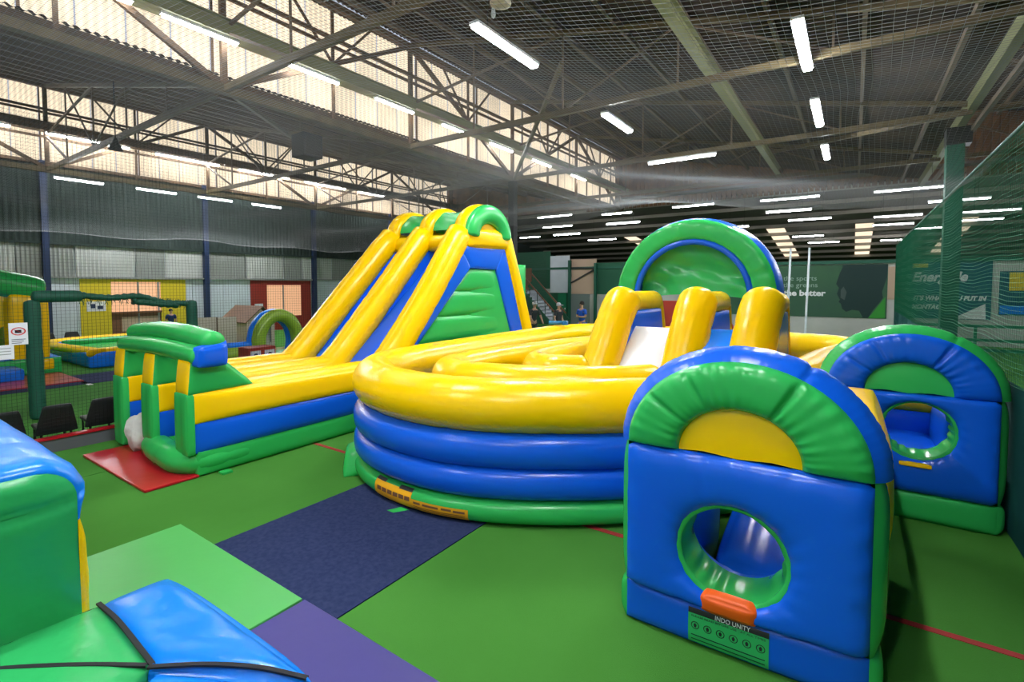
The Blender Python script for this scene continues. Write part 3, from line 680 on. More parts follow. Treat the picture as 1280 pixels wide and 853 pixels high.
# ================================================================== tall slide
s = thing('inflatable_slide', 'tall yellow and blue inflatable double slide with green side panel on the left', 'inflatable', (-7.9, 6.8, 0))
X3 = (-8.95, -7.9, -6.85)
RT = .27
for i, x in enumerate(X3):
    yb = 5.35
    # run-out walls: green base, blue middle, yellow top
    puff(bxc(x-.17, x+.17, 2.80, 5.7, .02, .33), .03, {'*': ('base_tube', GRN)}, s, 10)
    puff(bxc(x-.16, x+.16, 2.76, 5.7, .30, .70), .06, {'*': ('lane_wall', BLU)}, s, 10)
    puff(bxc(x-.17, x+.17, 2.76, 5.9, .68, 1.05), .07, {'*': ('rail_tube', YEL)}, s, 12)
    puff(bxc(x-.165, x+.165, 2.68, 2.77, .30 if i else .06, 1.05), .02, {'*': ('end_post', GRN)}, s, 10, {'y0': [('b', .25), ('b', .5), ('b', .75)]})
    # gate blocks
    puff([(x-.165, 2.70, 1.05), (x+.165, 2.70, 1.05), (x-.165, 3.5, 1.07), (x+.165, 3.5, 1.07), (x-.165, 2.74, 1.47), (x+.165, 2.74, 1.47), (x-.165, 3.1, 1.45), (x+.165, 3.1, 1.45)], .03, {'y0': ('gate_block_front', YEL), 'x0': ('gate_block', GRN), 'x1': ('gate_block', GRN), 'y1': ('gate_block', GRN)}, s, 10)
    # ramp tube
    dy = (0, .12, .38)[i]
    tube(catmull([(x, 5.2+dy, .83), (x, 5.55+dy, .98), (x, 6.7+dy*.75, 2.16), (x, 7.86+dy*.1, 3.36), (x, 8.0, 3.48)], .07), RT, ref=(1, 0, 0), nseg=24, seam=.62, cap=True).build('ramp_tube', YEL, s, True)
    # blue body of the wall below the ramp
    if i < 2: puff([(x-.18, 5.2, .3), (x+.18, 5.2, .3), (x-.18, 9.9, .3), (x+.18, 9.9, .3), (x-.18, 7.9, 3.3), (x+.18, 7.9, 3.3), (x-.18, 9.3, 3.3), (x+.18, 9.3, 3.3)], .03, {'*': ('wall_body', BLU)}, s, 8)
    tube(line((x, 7.9, 3.4), (x, 9.45, 3.4)), .2, nseg=18, seam=.7, ref=(1, 0, 0)).build('top_tube', YEL, s, True)
    # hoop of the canopy
    hoop = [(x, 8.72-.66*math.cos(a), 3.5+.56*math.sin(a)) for a in [math.pi*k/24 for k in range(25)]]
    tube([Vector(p) for p in hoop], .2, .13, ref=(1, 0, 0), nseg=16, seam=9).build('canopy_hoop', YEL, s, True)
for a, b in ((0, 1), (1, 2)):
    xa, xb = X3[a], X3[b]
    # slide bed
    puff([(xa+.2, 5.1, .25), (xb-.2, 5.1, .25), (xa+.2, 8.1, .25), (xb-.2, 8.1, .25), (xa+.2, 5.15, .36), (xb-.2, 5.15, .36), (xa+.2, 8.05, 2.95), (xb-.2, 8.05, 2.95)], .05, {'*': ('slide_bed', BLU2 if not a else BLU)}, s, 10)
    puff(bxc(xa+.15, xb-.15, 2.98, 5.3, .04, .28), .04, {'*': ('landing_bed', BLU2)}, s, 8)
    tube(line((xa, 8.06, 3.32), (xb, 8.06, 3.32)), .18, nseg=18, seam=.5, cap=False).build('cross_tube', YEL, s, True)
    vs = []; n, k = 24, 10
    for i in range(n+1):
        al = math.pi*(.06+.88*i/n)
        for j in range(k+1):
            f = j/k; rr = .07*math.sin(math.pi*f)*(.5+.5*math.sin(al))+.02*math.sin(al*9+f*8)
            vs.append((xa+.15+(xb-xa-.3)*f, 8.72-(.64-rr*.4)*math.cos(al), 3.5+(.60-rr*.6)*math.sin(al)))
    MB().add(vs, [(i*(k+1)+j, (i+1)*(k+1)+j, (i+1)*(k+1)+j+1, i*(k+1)+j+1) for i in range(n) for j in range(k)]).build('canopy_cloth', GRN, s, True)
# green end hoop with its opening
tube([Vector((-6.62, 8.72-.58*math.cos(a), 3.48+.47*math.sin(a))) for a in [math.pi*k/24 for k in range(25)]], .12, .21, ref=(1, 0, 0), nseg=18, seam=9).build('canopy_end_hoop', GRN, s, True)
puff(bxc(-6.74, -6.66, 8.25, 9.2, 3.4, 3.92), .02, {'*': ('canopy_lining', YEL)}, s, 6)
# side face towards the maze: yellow frame, blue border, pillowed green panel
XS = -6.62
def quadxs(pts, x0, x1): # pts: 4 (y,z) going y0z0, y1z0, y0z1, y1z1
    (a, b), (c, d), (e_, f), (g_, h) = pts
    return [(x0, a, b), (x1, a, b), (x0, c, d), (x1, c, d), (x0, e_, f), (x1, e_, f), (x0, g_, h), (x1, g_, h)]
puff(quadxs(((8.0, 3.22), (9.45, 3.26), (7.95, 3.56), (9.42, 3.60)), -6.95, XS+.02), .05, {'*': ('frame_tube', YEL)}, s, 8)
puff(quadxs(((10.55, .05), (10.95, .05), (9.28, 3.45), (9.52, 3.55)), -6.95, XS+.02), .05, {'*': ('frame_tube', YEL)}, s, 10)
puff(quadxs(((5.15, .3), (5.5, .3), (7.86, 3.2), (8.12, 2.80)), -6.95, XS-.02), .02, {'*': ('border_tube', BLU)}, s, 10)
puff(quadxs(((8.1, 2.76), (9.0, 2.76), (7.7, 3.22), (9.35, 3.26)), -6.95, XS-.02), .02, {'*': ('border_tube', BLU)}, s, 8)
puff(quadxs(((10.0, .3), (10.6, .3), (9.0, 2.76), (9.32, 3.26)), -6.95, XS-.02), .02, {'*': ('border_tube', BLU)}, s, 10)
for k in range(5):
    z0, z1 = .3+.495*k, .3+.495*(k+1)
    def yl(z): return 5.47+(8.1-5.47)*(z-.3)/2.48
    def yr(z): return 10.0-(1.0)*(z-.3)/2.48
    puff(quadxs(((yl(z0), z0), (yr(z0), z0), (yl(z1), z1), (yr(z1), z1)), -6.95, XS-.10), .07, {'*': ('side_pillow', GRN)}, s, 10)
puff(bxc(-9.1, -6.7, 8.1, 10.3, .05, 2.9), .04, {'*': ('rear_body', GRN)}, s, 8)
# front base tube, gate canopy, blower cloth
tube(catmull([(-8.2, 3.0, .2), (-7.95, 2.8, .19), (-7.4, 2.73, .18), (-7.0, 2.74, .175), (-6.83, 2.88, .175), (-6.82, 3.4, .175)], .06), .175, .175, nseg=20, seam=.45, pinch=.06).build('front_base_tube', GRN, s, True)
arc = lambda z, b, y: [(x, y+.0, z+b*math.sin(math.pi*(x+9.2)/2.75)) for x in (-9.02, -8.6, -8.0, -7.4, -6.9, -6.64)]
tube(catmull(arc(1.51, .05, 2.84), .07), .13, .125, nseg=20, seam=.5).build('gate_beam', GRN, s, True)
tube(catmull(arc(1.67, .09, 2.98), .07), .15, .135, nseg=20, seam=.5).build('gate_beam', GRN, s, True)
puff([(-6.64, 2.74, 1.41), (-6.55, 2.78, 1.40), (-6.64, 3.12, 1.41), (-6.55, 3.10, 1.40), (-6.64, 2.76, 1.64), (-6.55, 2.80, 1.62), (-6.64, 3.14, 1.70), (-6.55, 3.10, 1.64)], .02, {'*': ('beam_end_cap', BLU)}, s, 8)
vs = []; n, k = 20, 14
for i in range(n+1):
    for j in range(k+1):
        u, v = i/n*2*math.pi, j/k*math.pi
        r = 1+.14*math.sin(3*u+2*v)+.1*math.sin(7*u-3*v)
        vs.append((-8.42+.24*r*math.sin(v)*math.cos(u), 2.82+.22*r*math.sin(v)*math.sin(u), .27+.25*r*math.cos(v)))
MB().add(vs, [(i*(k+1)+j, (i+1)*(k+1)+j, (i+1)*(k+1)+j+1, i*(k+1)+j+1) for i in range(n) for j in range(k)]).build('blower_cloth', WCL, s, True)
MB().box(-6.62, -6.5, 3.0, 3.12, .005, .03).build('anchor_tab', GRN, s)

# ================================================================== small slide inside the maze
q = thing('inflatable_slide', 'small yellow slide with white and blue lanes under a green arch in the maze', 'inflatable', (-2.2, 8.2, 0))
XQ = ((-3.42, -3.26), (-2.12, -2.02), (-1.27, -1.09))
for i, (xb, xt) in enumerate(XQ):
    tube(catmull([(xb, 6.8, .3), (xb*.6+xt*.4, 7.3, 1.0), (xt*.8+xb*.2, 7.85, 1.88), (xt, 8.08, 2.14)], .07), .30, ref=(1, 0, 0), nseg=24, seam=.6).build('ramp_tube', YEL, q, True)
    tube(line((xt, 8.12, 2.1), (xt, 9.6, 2.1)), .2, nseg=18, seam=.5, ref=(1, 0, 0)).build('top_tube', YEL, q, True)
    tube(line((xt+.03, 9.62, 2.1), (xt+.03, 10.3, .2)), .16, nseg=16, seam=.6, ref=(1, 0, 0)).build('back_leg', YEL, q, True)
    puff(quadxs(((7.1, .2), (10.1, .2), (8.1, 1.95), (9.6, 1.95)), xt-.14, xt+.17), .03, {'*': ('wall_body', BLU)}, q, 8)
for (a, b, m_, nm_) in ((0, 1, WHV, 'white_lane'), (1, 2, BLU2, 'blue_lane')):
    xa, xb = XQ[a][1]+.17, XQ[b][1]-.17
    puff([(xa, 6.9, .15), (xb, 6.9, .15), (xa, 8.9, .15), (xb, 8.9, .15), (xa, 7.0, .75 if a == 0 else 1.25), (xb, 7.0, .75 if a == 0 else 1.25), (xa, 8.2, 1.70), (xb, 8.2, 1.70)], .08, {'*': (nm_, m_)}, q, 10)
    
def half_arch(par, cx, cy, z0, Ri, Ro, T, face, rim, inner, cloth):
    nu, nv = 72, 10
    for sg in (-1, 1):
        vs = []
        for i in range(nu+1):
            a = math.pi*(-.06+1.12*i/nu)
            for j in range(nv+1):
                v = .5-.5*math.cos(math.pi*j/nv); r = Ri+(Ro-Ri)*v
                d = max(0, 1-(2*v-1)**4)**.5; rip = (.012*math.sin(31*a+math.sin(5*a))+.008*math.sin(53*a))*(math.exp(-((1-v)/.25)**2)+math.exp(-(v/.25)**2))
                d *= 1-.16*math.exp(-(((a/math.pi*9+.5) % 1-.5)/.06)**2)
                vs.append((cx+r*math.cos(a), cy+sg*(T/2+.08*d+rip*d), z0+r*math.sin(a)))
        MB().add(vs, [(i*(nv+1)+j, (i+1)*(nv+1)+j, (i+1)*(nv+1)+j+1, i*(nv+1)+j+1) for i in range(nu) for j in range(nv)]).build('arch_face', face, par, True)
    for r0, g_, nm_, m_ in ((Ro, .06, 'arch_rim', rim), (Ri, -.03, 'arch_inner_rim', inner)):
        vs = []; kd = 8
        for i in range(nu+1):
            a = math.pi*(-.06+1.12*i/nu)
            for j in range(kd+1):
                s_ = j/kd; r = r0+g_*math.sin(math.pi*s_)**.6; vs.append((cx+r*math.cos(a), cy-T/2+T*s_, z0+r*math.sin(a)))
        MB().add(vs, [(i*(kd+1)+j, (i+1)*(kd+1)+j, (i+1)*(kd+1)+j+1, i*(kd+1)+j+1) for i in range(nu) for j in range(kd)]).build(nm_, m_, par, True)
    tube([Vector((cx+(Ri-.035)*math.cos(math.pi*i/40), cy-T/2-.01, z0+(Ri-.035)*math.sin(math.pi*i/40))) for i in range(41)], .05, .06, ref=(0, 1, 0), nseg=10, seam=9).build('arch_inner_trim', inner, par, True)
    vs = []; n, k = 30, 12                                    # slack cloth filling the arch
    for i in range(n+1):
        x = -Ri+2*Ri*i/n
        for j in range(k+1):
            zt = math.sqrt(max(0, Ri*Ri-x*x)); zb = -.05+.10*(1-(x/Ri)**2)
            f = j/k; z = zb+(max(zt, zb)-zb)*f
            vs.append((cx+x, cy-.2+.05*math.sin(f*math.pi)+.03*math.sin(z*14+x*3)*math.sin(f*math.pi)+.015*math.sin(x*11+z*9), z0+z))
    MB().add(vs, [(i*(k+1)+j, (i+1)*(k+1)+j, (i+1)*(k+1)+j+1, i*(k+1)+j+1) for i in range(n) for j in range(k)]).build('arch_cloth', cloth, par, True)
half_arch(q, -2.56, 10.1, 2.18, 1.08, 1.46, .85, GRN, BLU, BLU, GRN)

# ================================================================== foreground castle corner
f = thing('inflatable_castle', 'green and blue inflatable corner with padded steps at the lower left edge', 'inflatable', (-4.5, 0, 0))
CR, CY, CZ = .20, .97, 1.27
def corner(y, z):
    a_, b_ = (y-(CY-CR))/CR, (z-(CZ-CR))/CR
    if a_ > 0 and b_ > 0:
        k_ = max(a_, b_)/max(1e-6, math.hypot(a_, b_)); return CY-CR+CR*a_*k_, CZ-CR+CR*b_*k_
    return y, z
vs = []; n, k = 40, 30
for i in range(n+1):
    for j in range(k+1):
        u, v = i/n, j/k; y, z = corner(-1.6+(CY+1.6)*u, CZ*v)
        d = math.sqrt(max(0, (1-(2*u-1)**8)*(1-(2*v-1)**6)))*(1-.55*math.exp(-((v-.83)/.02)**2))
        d += .10*math.sin(u*37+v*9)*math.exp(-((1-u)/.05)**2)*(1-(2*v-1)**4)
        vs.append((-4.0+.07*d, y, z))
MB().add(vs, [(i*(k+1)+j, (i+1)*(k+1)+j, (i+1)*(k+1)+j+1, i*(k+1)+j+1) for i in range(n) for j in range(k)]).build('front_panel', GRNS, f, True)
def wrap(pth, name, m_):
    vs = []; kd = 16
    for i, (y, z, ny, nz) in enumerate(pth):
        for j in range(kd+1):
            q_ = j/kd; q_ = q_**2.2; o_ = .075*math.sqrt(max(0, 1-(1-min(1, q_/.07))**2))*(1+.05*math.sin(i*1.7+j))
            vs.append((-4.0-2.6*q_, y+ny*o_, z+nz*o_))
    MB().add(vs, [(i*(kd+1)+j, (i+1)*(kd+1)+j, (i+1)*(kd+1)+j+1, i*(kd+1)+j+1) for i in range(len(pth)-1) for j in range(kd)]).build(name, m_, f, True)
wrap([(CY, .02+.9*i/12, 1-.6*abs(i/6-1)**3, 0) for i in range(13)], 'side_strip', YEL)
pt = [(CY, .92+.15*i/4, .4+.6*i/4, 0) for i in range(5)]+[(CY-CR+CR*math.cos(a_), CZ-CR+CR*math.sin(a_), math.cos(a_), math.sin(a_)) for a_ in [math.pi/2*i/10 for i in range(11)]]+[(CY-CR-(CY-CR+1.6)*i/10, CZ, 0, 1) for i in range(1, 11)]
wrap(pt, 'top_cushion', BLUS2)
GS = [(-4.0, -1.6, .02), (-2.4, -1.6, .02), (-4.0, 1.06, .02), (-3.12, 1.06, .02), (-4.0, -1.6, .33), (-2.4, -1.6, .3), (-4.0, 1.06, .31), (-3.12, 1.03, .31)]
puff(GS, .075, {'*': ('green_step', GRNS)}, f, 14)
puff([(-4.0, 1.07, .02), (-3.08, 1.04, .02), (-4.05, 1.47, .02), (-2.30, 1.50, .02), (-4.0, 1.07, .30), (-3.08, 1.04, .30), (-4.05, 1.47, .27), (-2.34, 1.50, .27)], .075, {'*': ('blue_step', BLUS2)}, f, 14, {'z1': [('a', .34, .3), ('a', .62, .3)]})
puff([(-3.08, 1.0, .02), (-2.0, .9, .02), (-2.9, 1.06, .02), (-2.2, 1.50, .02), (-3.05, 1.0, .29), (-2.05, .9, .22), (-3.05, 1.04, .29), (-2.32, 1.48, .25)], .04, {'*': ('blue_step', BLUS2)}, f, 8)
def webb(pts, wd=.026):
    P_ = catmull(pts, .05); vs = []
    for i, p in enumerate(P_):
        t = (P_[min(i+1, len(P_)-1)]-P_[max(i-1, 0)]).normalized(); sd = t.cross(Vector((0, 0, 1))).normalized()
        for a, b in ((-1, 0), (-1, .012), (1, .012), (1, 0)): vs.append(p+sd*a*wd/2+Vector((0, 0, b)))
    MB().add(vs, [(i*4+j, (i+1)*4+j, (i+1)*4+j+1, i*4+j+1) for i in range(len(P_)-1) for j in range(3)]).build('black_strap', BLK, f)
webb([(-4.02, 1.06, .315), (-3.7, 1.06, .335), (-3.4, 1.05, .335), (-3.1, 1.04, .325)])
webb([(-3.10, 1.02, .325), (-2.85, 1.20, .335), (-2.6, 1.36, .325), (-2.36, 1.49, .29)])
webb([(-3.95, .30, .35), (-3.65, .56, .37), (-3.35, .82, .355), (-3.12, 1.02, .325)])

# ================================================================== left hall behind the side net
l = thing('net_ledge', 'low grey ledge with red edge along the foot of the black netting', 'ledge', (-9.4, 1, 0))
MB().box(-9.52, -9.42, -2.2, 6, 0, .19).build('board', mat('grey ledge board', (.10, .10, .11), .7, .3), l)
MB().box(-9.54, -9.40, -2.2, 6, .19, .215).build('edge_strip', REDM, l)
def chair(label, group=None):
    t = thing('chair', label, 'chair', (0, 0, 0), group)
    puff([(-.02, -.24, .20), (.03, -.24, .20), (-.02, .24, .20), (.03, .24, .20), (-.10, -.155, .62), (-.05, -.155, .62), (-.10, .155, .62), (-.05, .155, .62)], .01, {'*': ('backrest', BLKP)}, t, 5)
    puff([(0, -.21, .26), (.40, -.2, .27), (0, .21, .26), (.40, .2, .27), (0, -.21, .30), (.40, -.2, .31), (0, .21, .30), (.40, .2, .31)], .01, {'*': ('seat', BLKP)}, t, 5)
    for x in (.03, .37):
        for y in (-.17, .17): MB().cyl((x, y, 0), (x, y, .27), .015, 8).build('leg', BLKP, t)
    return t
c0 = chair('black plastic chair just behind the netting, left of the red floor mat')
CH = [(-9.78, 2.17, 180, 'black plastic chair behind the netting, next to the padded post'), (-9.78, 2.74, 180, 'black plastic chair behind the netting, nearest the slide entrance'), (-9.78, 1.6, 180, 'black plastic chair behind the netting, half hidden by the blue inflatable'),
      (-23.9, 5.15, 0, 'black plastic chair by the white wall, next to the yellow pillar'), (-23.9, 5.85, 0, 'black plastic chair by the white wall, behind the pool corner')]
for i, (x, y, r_, lb) in enumerate(CH):
    o = c0 if not i else copy_tree(c0); o.location = (x, y, 0); o.rotation_euler = (0, 0, R(r_)); o['label'] = lb
    if i > 2: o.scale = (1.12, 1.12, 1.08)
nf = thing('padded_goal', 'dark green padded post and rail with bunched netting behind the chairs', 'frame', (-12, 2.4, 0))
tube(line((-12, 2.42, .06), (-12, 2.40, 2.08), .1), .115, ref=(1, 0, 0), nseg=14, seam=.4, pinch=.05).build('post', DGP, nf, True)
tube(catmull([(-12, 2.45, 2.2), (-12, 3.05, 2.2)], .08), .11, nseg=14, seam=.3, pinch=.06).build('rail_padding', DGP, nf, True)
tube(catmull([(-12, 3.05, 2.22), (-12, 3.5, 2.16), (-12, 4.0, 2.18), (-12, 4.4, 2.05), (-12, 4.7, 1.97), (-12, 3.9, 2.08), (-12, 4.95, 2.0)], .05), .10, .075, nseg=9, seam=.13, pinch=.35).build('bunched_net', DGP, nf, True)
tube(line((-12, 5.0, .06), (-12, 4.97, 2.02), .1), .11, ref=(1, 0, 0), nseg=14, seam=.4, pinch=.05).build('post', DGP, nf, True)
mb = MB()
for i in range(60):
    y = 3.05+1.9*i/60; z = 2.17-.12*max(0, (y-3.9))-.02; mb.strand([(-12.03+.06*math.sin(i), y, z+.05), (-12+.05*math.cos(i*2.1), y+.05*math.sin(i*1.7), z-.10-.04*math.sin(i*2.3))], .006)
mb.build('loose_twine', DGP, nf)['kind'] = 'stuff'
# signs hung on the netting
def prohibition(t, x, y, z, r):
    mb = MB(); n = 28; vs = []
    for i in range(n):
        a = 2*math.pi*i/n
        for q in (r, r*.8): vs.append((x, y+q*1.15*math.cos(a), z+q*.85*math.sin(a)))
    mb.add(vs, [(2*i, 2*((i+1) % n), 2*((i+1) % n)+1, 2*i+1) for i in range(n)])
    mb.bar((x, y-r*.75, z+r*.5), (x, y+r*.75, z-r*.5), .012, .003); mb.build('prohibition_ring', SGNR, t)
    b = MB()
    for k in (-.35, -.05, .25): b.box(x-.002, x, y+r*k-.012, y+r*k+.014, z-r*.35, z+r*.3)
    b.build('shoe_pictogram', BLKP, t)
g_ = thing('sign', 'white sign with red no-entry ring hung on the netting by the padded post', 'sign', (-9.43, 1.74, 1.6))
MB().box(-9.45, -9.44, 1.645, 1.835, 1.585, 1.885).build('board', SGNW, g_); prohibition(g_, -9.437, 1.74, 1.77, .065)
for k in range(3): MB().box(-9.44, -9.438, 1.67, 1.81-.02*k, 1.655-.025*k, 1.663-.025*k).build('printed_line', NVP, g_)
g_ = thing('sign', 'plain white sign on the netting, the lower one at the left edge', 'sign', (-9.43, 1.59, 1.4))
MB().box(-9.45, -9.44, 1.48, 1.69, 1.395, 1.59).build('board', SGNW, g_)
for k in range(3): MB().box(-9.44, -9.438, 1.51, 1.66, 1.54-.04*k, 1.55-.04*k).build('printed_line', GRW2, g_)
# bouncy castle
k = thing('bouncy_castle', 'bouncy castle with green arch, yellow pillar and blue step at the far left', 'inflatable', (-19.5, 2, 0))
puff(bxc(-22, -18.0, -2, 4.15, .02, .44), .05, {'x1': ('base_front', GRN), 'z1': ('floor_bed', BLU2), 'y1': ('base_end', GRN)}, k, 10)
puff(bxc(-18.1, -17.96, 3.45, 3.98, .14, .40), .02, {'*': ('corner_patch', YEL)}, k, 6)
puff(bxc(-18.0, -17.1, -1, 3.2, .02, .30), .06, {'*': ('entry_step', BLU2)}, k, 10)
puff(bxc(-18.7, -18.05, 3.2, 3.92, .42, 2.15), .05, {'*': ('pillar', YEL)}, k, 8)
puff(bxc(-21.9, -21.4, -2, 3.9, .42, 2.15), .06, {'*': ('rear_wall', YEL)}, k, 8)
puff(bxc(-21.9, -18.6, 3.55, 3.95, .42, 1.1), .06, {'*': ('side_wall', GRN)}, k, 8)
tube(catmull([(-18.3, 3.75, 2.30), (-18.3, 2.9, 2.5), (-18.3, 1.8, 2.7), (-18.3, .5, 2.8), (-18.3, -1.5, 2.6)], .1), .34, nseg=22, seam=.7).build('arch_tube', GRN, k, True)
# ball pool
k = thing('inflatable_pool', 'low inflatable pool with blue walls and yellow rim before the yellow wall', 'inflatable', (-20.4, 7.4, 0))
x0, x1, y0, y1 = -22.6, -18.3, 5.0, 8.5
for c in ((x0, x1, y0-.2, y0+.15), (x0, x1, y1-.15, y1+.2), (x1-.15, x1+.2, y0-.2, y1+.2), (x0-.2, x0+.15, y0-.2, y1+.2)):
    puff(bxc(*c, .02, .42), .05, {'*': ('side_wall', BLU2)}, k, 8)
tube(catmull([(x0, y0, .44), (x1-.15, y0, .44), (x1, y0+.1, .44), (x1, y1-.1, .44), (x1-.15, y1, .44), (x0, y1, .44)], .1, True), .18, .12, closed=True, nseg=16, seam=.8).build('rim_tube', YEL, k, True)
MB().box(x0+.1, x1-.1, y0+.1, y1-.1, .2, .36).build('floor_bed', GRN, k)
puff(bxc(x0+.2, x0+.5, y0+.2, y1-.2, .35, .5), .04, {'*': ('inner_bolster', GRN)}, k, 8)
puff(bxc(x0+.2, x1-.2, y1-.5, y1-.2, .35, .5), .04, {'*': ('inner_bolster', GRN)}, k, 8)
# display board, playhouse, olive arch, red box
k = thing('display_board', 'pale upright two-leaf board behind the slide entrance', 'board', (-15.8, 7.2, 0))
MB().box(-15.85, -15.79, 6.68, 7.21, 0, 1.45).build('leaf', CREAM, k); MB().box(-15.85, -15.79, 7.24, 7.8, 0, 1.43).build('leaf', CREAM, k); MB().box(-15.86, -15.78, 7.21, 7.24, 0, 1.44).build('hinge', RUST, k)
k = thing('playhouse', 'small playhouse with tan shingled roof before the red doorway', 'playhouse', (-18, 9.4, 0))
MB().box(-19, -17.4, 8.95, 9.95, 0, 1.16).build('walls', CREAM, k)
MB().add([(-17.4, 8.95, 1.16), (-17.4, 9.95, 1.16), (-17.4, 9.45, 1.55), (-17.45, 8.95, 1.16), (-17.45, 9.95, 1.16), (-17.45, 9.45, 1.55)], [(0, 1, 2), (3, 5, 4), (0, 2, 5, 3), (1, 4, 5, 2)]).build('gable', CREAM, k)
for sg in (-1, 1):
    for r_ in range(4):
        f0, f1 = r_/4, (r_+1)/4+.03
        a = (9.45+sg*.62*(1-f0), 1.08+.56*f0); b = (9.45+sg*.62*max(0, 1-f1), 1.08+.56*min(1, f1))
        MB().bar((-18.2, a[0], a[1]+.02*(1-f0)), (-18.2, b[0], b[1]+.02), 1.9, .03, (0, -sg*.6, 1)).build('shingle_course', TILE, k)
MB().box(-17.41, -17.38, 9.5, 9.8, .35, .95).build('window', BLKP, k)
k = thing('inflatable_arch', 'small olive and blue inflatable arch behind the long yellow tube', 'inflatable', (-14.3, 8.1, 0))
for x, m_ in ((-14.0, OLIVE), (-14.28, BLU2)):
    tube([Vector((x, 8.12-.60*math.cos(a), .74+.78*math.sin(a))) for a in [math.pi*(-.12)+math.pi*1.24*j/30 for j in range(31)]], .19, ref=(1, 0, 0), nseg=16, seam=.5).build('arch_tube', m_, k, True)
tube(catmull([(-14, 7.55, .5), (-14, 6.7, .5), (-14.3, 6.55, .5), (-15.0, 6.8, .5)], .1), .2, nseg=16, seam=.6).build('wall_tube', OLIVE, k, True)
tube(catmull([(-14.1, 7.5, .72), (-14.15, 6.75, .72)], .1), .1, nseg=14, seam=.6).build('rail_tube', BLU2, k, True)
puff(bxc(-15.25, -13.9, 6.6, 9.2, .02, .4), .04, {'*': ('base', GRN)}, k, 8)
puff(bxc(-14.9, -14.6, 7.8, 8.2, .4, 1.2), .03, {'*': ('pillar', CREAM)}, k, 6)
k = thing('picture_box', 'low red box with two white picture panels behind the slide run', 'box', (-12.8, 6.9, 0))
MB().box(-13.1, -12.6, 6.5, 7.22, 0, .80).build('body', REDW, k)
for y in (6.55, 6.92):
    o = MB().box(-12.6, -12.58, y, y+.26, .5, .72).build('picture_panel', SGNW, k); MB().disc_lathe([(0, .012), (.05, .012), (.05, .0)], (-12.582, y+.13, .61), 12, 'x').build('picture', BLKP, o)

# ================================================================== far end of the hall
YW = YP+.6
def flat(x0, x1, z0, z1, d, m_, name, par=None): return MB().box(x0, x1, YW-d, YW, z0, z1).build(name, m_, par)
p = thing('poster', 'large green poster with a dark face in profile on the far wall', 'poster', (-2.2, YW, .95))
flat(-5.7, 1.16, .97, 3.32, .03, POSTG, 'sheet', p)
SIL = [(-.45, 3.31), (1.15, 3.3), (1.13, 2.72), (.98, 2.13), (1.02, 1.87), (.92, 1.69), (.69, 1.34), (.52, .99), (.34, .98), (.19, 1.29), (-.06, 1.32), (-.28, 1.23), (-.43, 1.36), (-.48, 1.58), (-.57, 1.67), (-.52, 1.76), (-.64, 2.02), (-.57, 2.29), (-.68, 2.47), (-.55, 2.96), (-.46, 3.18)]
def cut(pts, d, m_, name, par):
    n = len(pts); MB().add([(x, YW-d, z) for x, z in pts]+[(x, YW-.02, z) for x, z in pts], [tuple(range(n))]+[(i, (i+1) % n, n+(i+1) % n, n+i) for i in range(n)]).build(name, m_, par)
cut(SIL, .036, DARKP, 'face_print', p); cut([(1.1, 1.91), (1.11, .99), (.52, .97), (.89, 1.56)], .037, GRASSP, 'collar_print', p)
cut([(-.4, 2.35), (-.28, 2.1), (-.35, 1.75), (-.5, 1.85), (-.5, 2.2)], .038, mat('cheek print', (.05, .075, .07), .6, .3), 'face_print', p)
text('for the sports', .30, (-3.25, YW-.035, 2.63), (R(90), 0, 0), GTXT, p, width=1.82)
text('for the greens', .30, (-3.25, YW-.035, 2.32), (R(90), 0, 0), GTXT, p, width=1.86)
text('for the better', .36, (-3.35, YW-.035, 1.93), (R(90), 0, 0), WTXT, p, width=2.3, bold=.014)
p = thing('poster', 'dark blue poster with slanted white lettering on the far wall at right', 'poster', (2.9, YW, 1))
flat(1.55, 4.42, 1.04, 3.36, .03, POSTB, 'sheet', p)
text('Energade', .52, (1.95, YW-.035, 2.58), (R(90), 0, 0), WTXT, p, shear=.3, width=1.75, bold=.018)
text("IT'S WHAT YOU PUT IN", .25, (2.03, YW-.035, 1.80), (R(90), 0, 0), WTXT, p, shear=.25, width=2.25, bold=.012)
text('MONTAGU', .25, (1.98, YW-.035, 1.44), (R(90), 0, 0), WTXT, p, shear=.25, width=1.1, bold=.012)
flat(1.98, 2.47, 3.14, 3.3, .034, YTAG, 'yellow_tag', p); cut([(3.28, 1.06), (4.25, 1.68), (4.27, 1.06)], .034, WTXT, 'white_wedge', p)
text('NEW', .1, (2.08, YW-.037, 3.18), (R(90), 0, 0), POSTB, p) if 0 else None
p = thing('poster', 'teal and yellow poster on the far wall at the right edge', 'poster', (5, YW, 1.2))
flat(4.62, 6.2, 1.25, 2.95, .03, POSTB, 'sheet', p); flat(4.9, 5.6, 2.2, 2.9, .034, YTAG, 'yellow_print', p); flat(4.65, 6.2, 1.3, 1.62, .034, BLU2, 'blue_print', p)
BG = [('wall_panel', 1.17, 1.5, 1.8, 3.2, BEIGE), ('wall_panel', -18.5, -15.45, 2.2, 4.5, GRNW), ('wall_panel', -15.45, -14.12, 1.96, 4.2, WHT), ('wall_panel', -13.98, -12.36, 1.9, 3.95, BEIGE), ('wall_panel', -12.3, -9.6, 1.9, 3.7, GRNW), ('wall_panel', -20, -14.2, .0, 1.95, GRNW), ('wall_panel', -14.2, -12.8, .0, 1.88, mat('grey green wall', (.16, .2, .19), .7, .3)), ('wall_panel', -12.75, -9.5, 0, 1.88, GRW)]
for n_, x0, x1, z0, z1, m_ in BG: flat(x0, x1, z0, z1, .05, m_, n_, wf)
d = struct('door_3', MB().box(-14.88, -14.3, YW-.1, YW-.05, 0, 1.95), GREEND); MB().box(-14.4, -14.36, YW-.13, YW-.1, .95, 1.05).build('door_handle', HOUS, d)
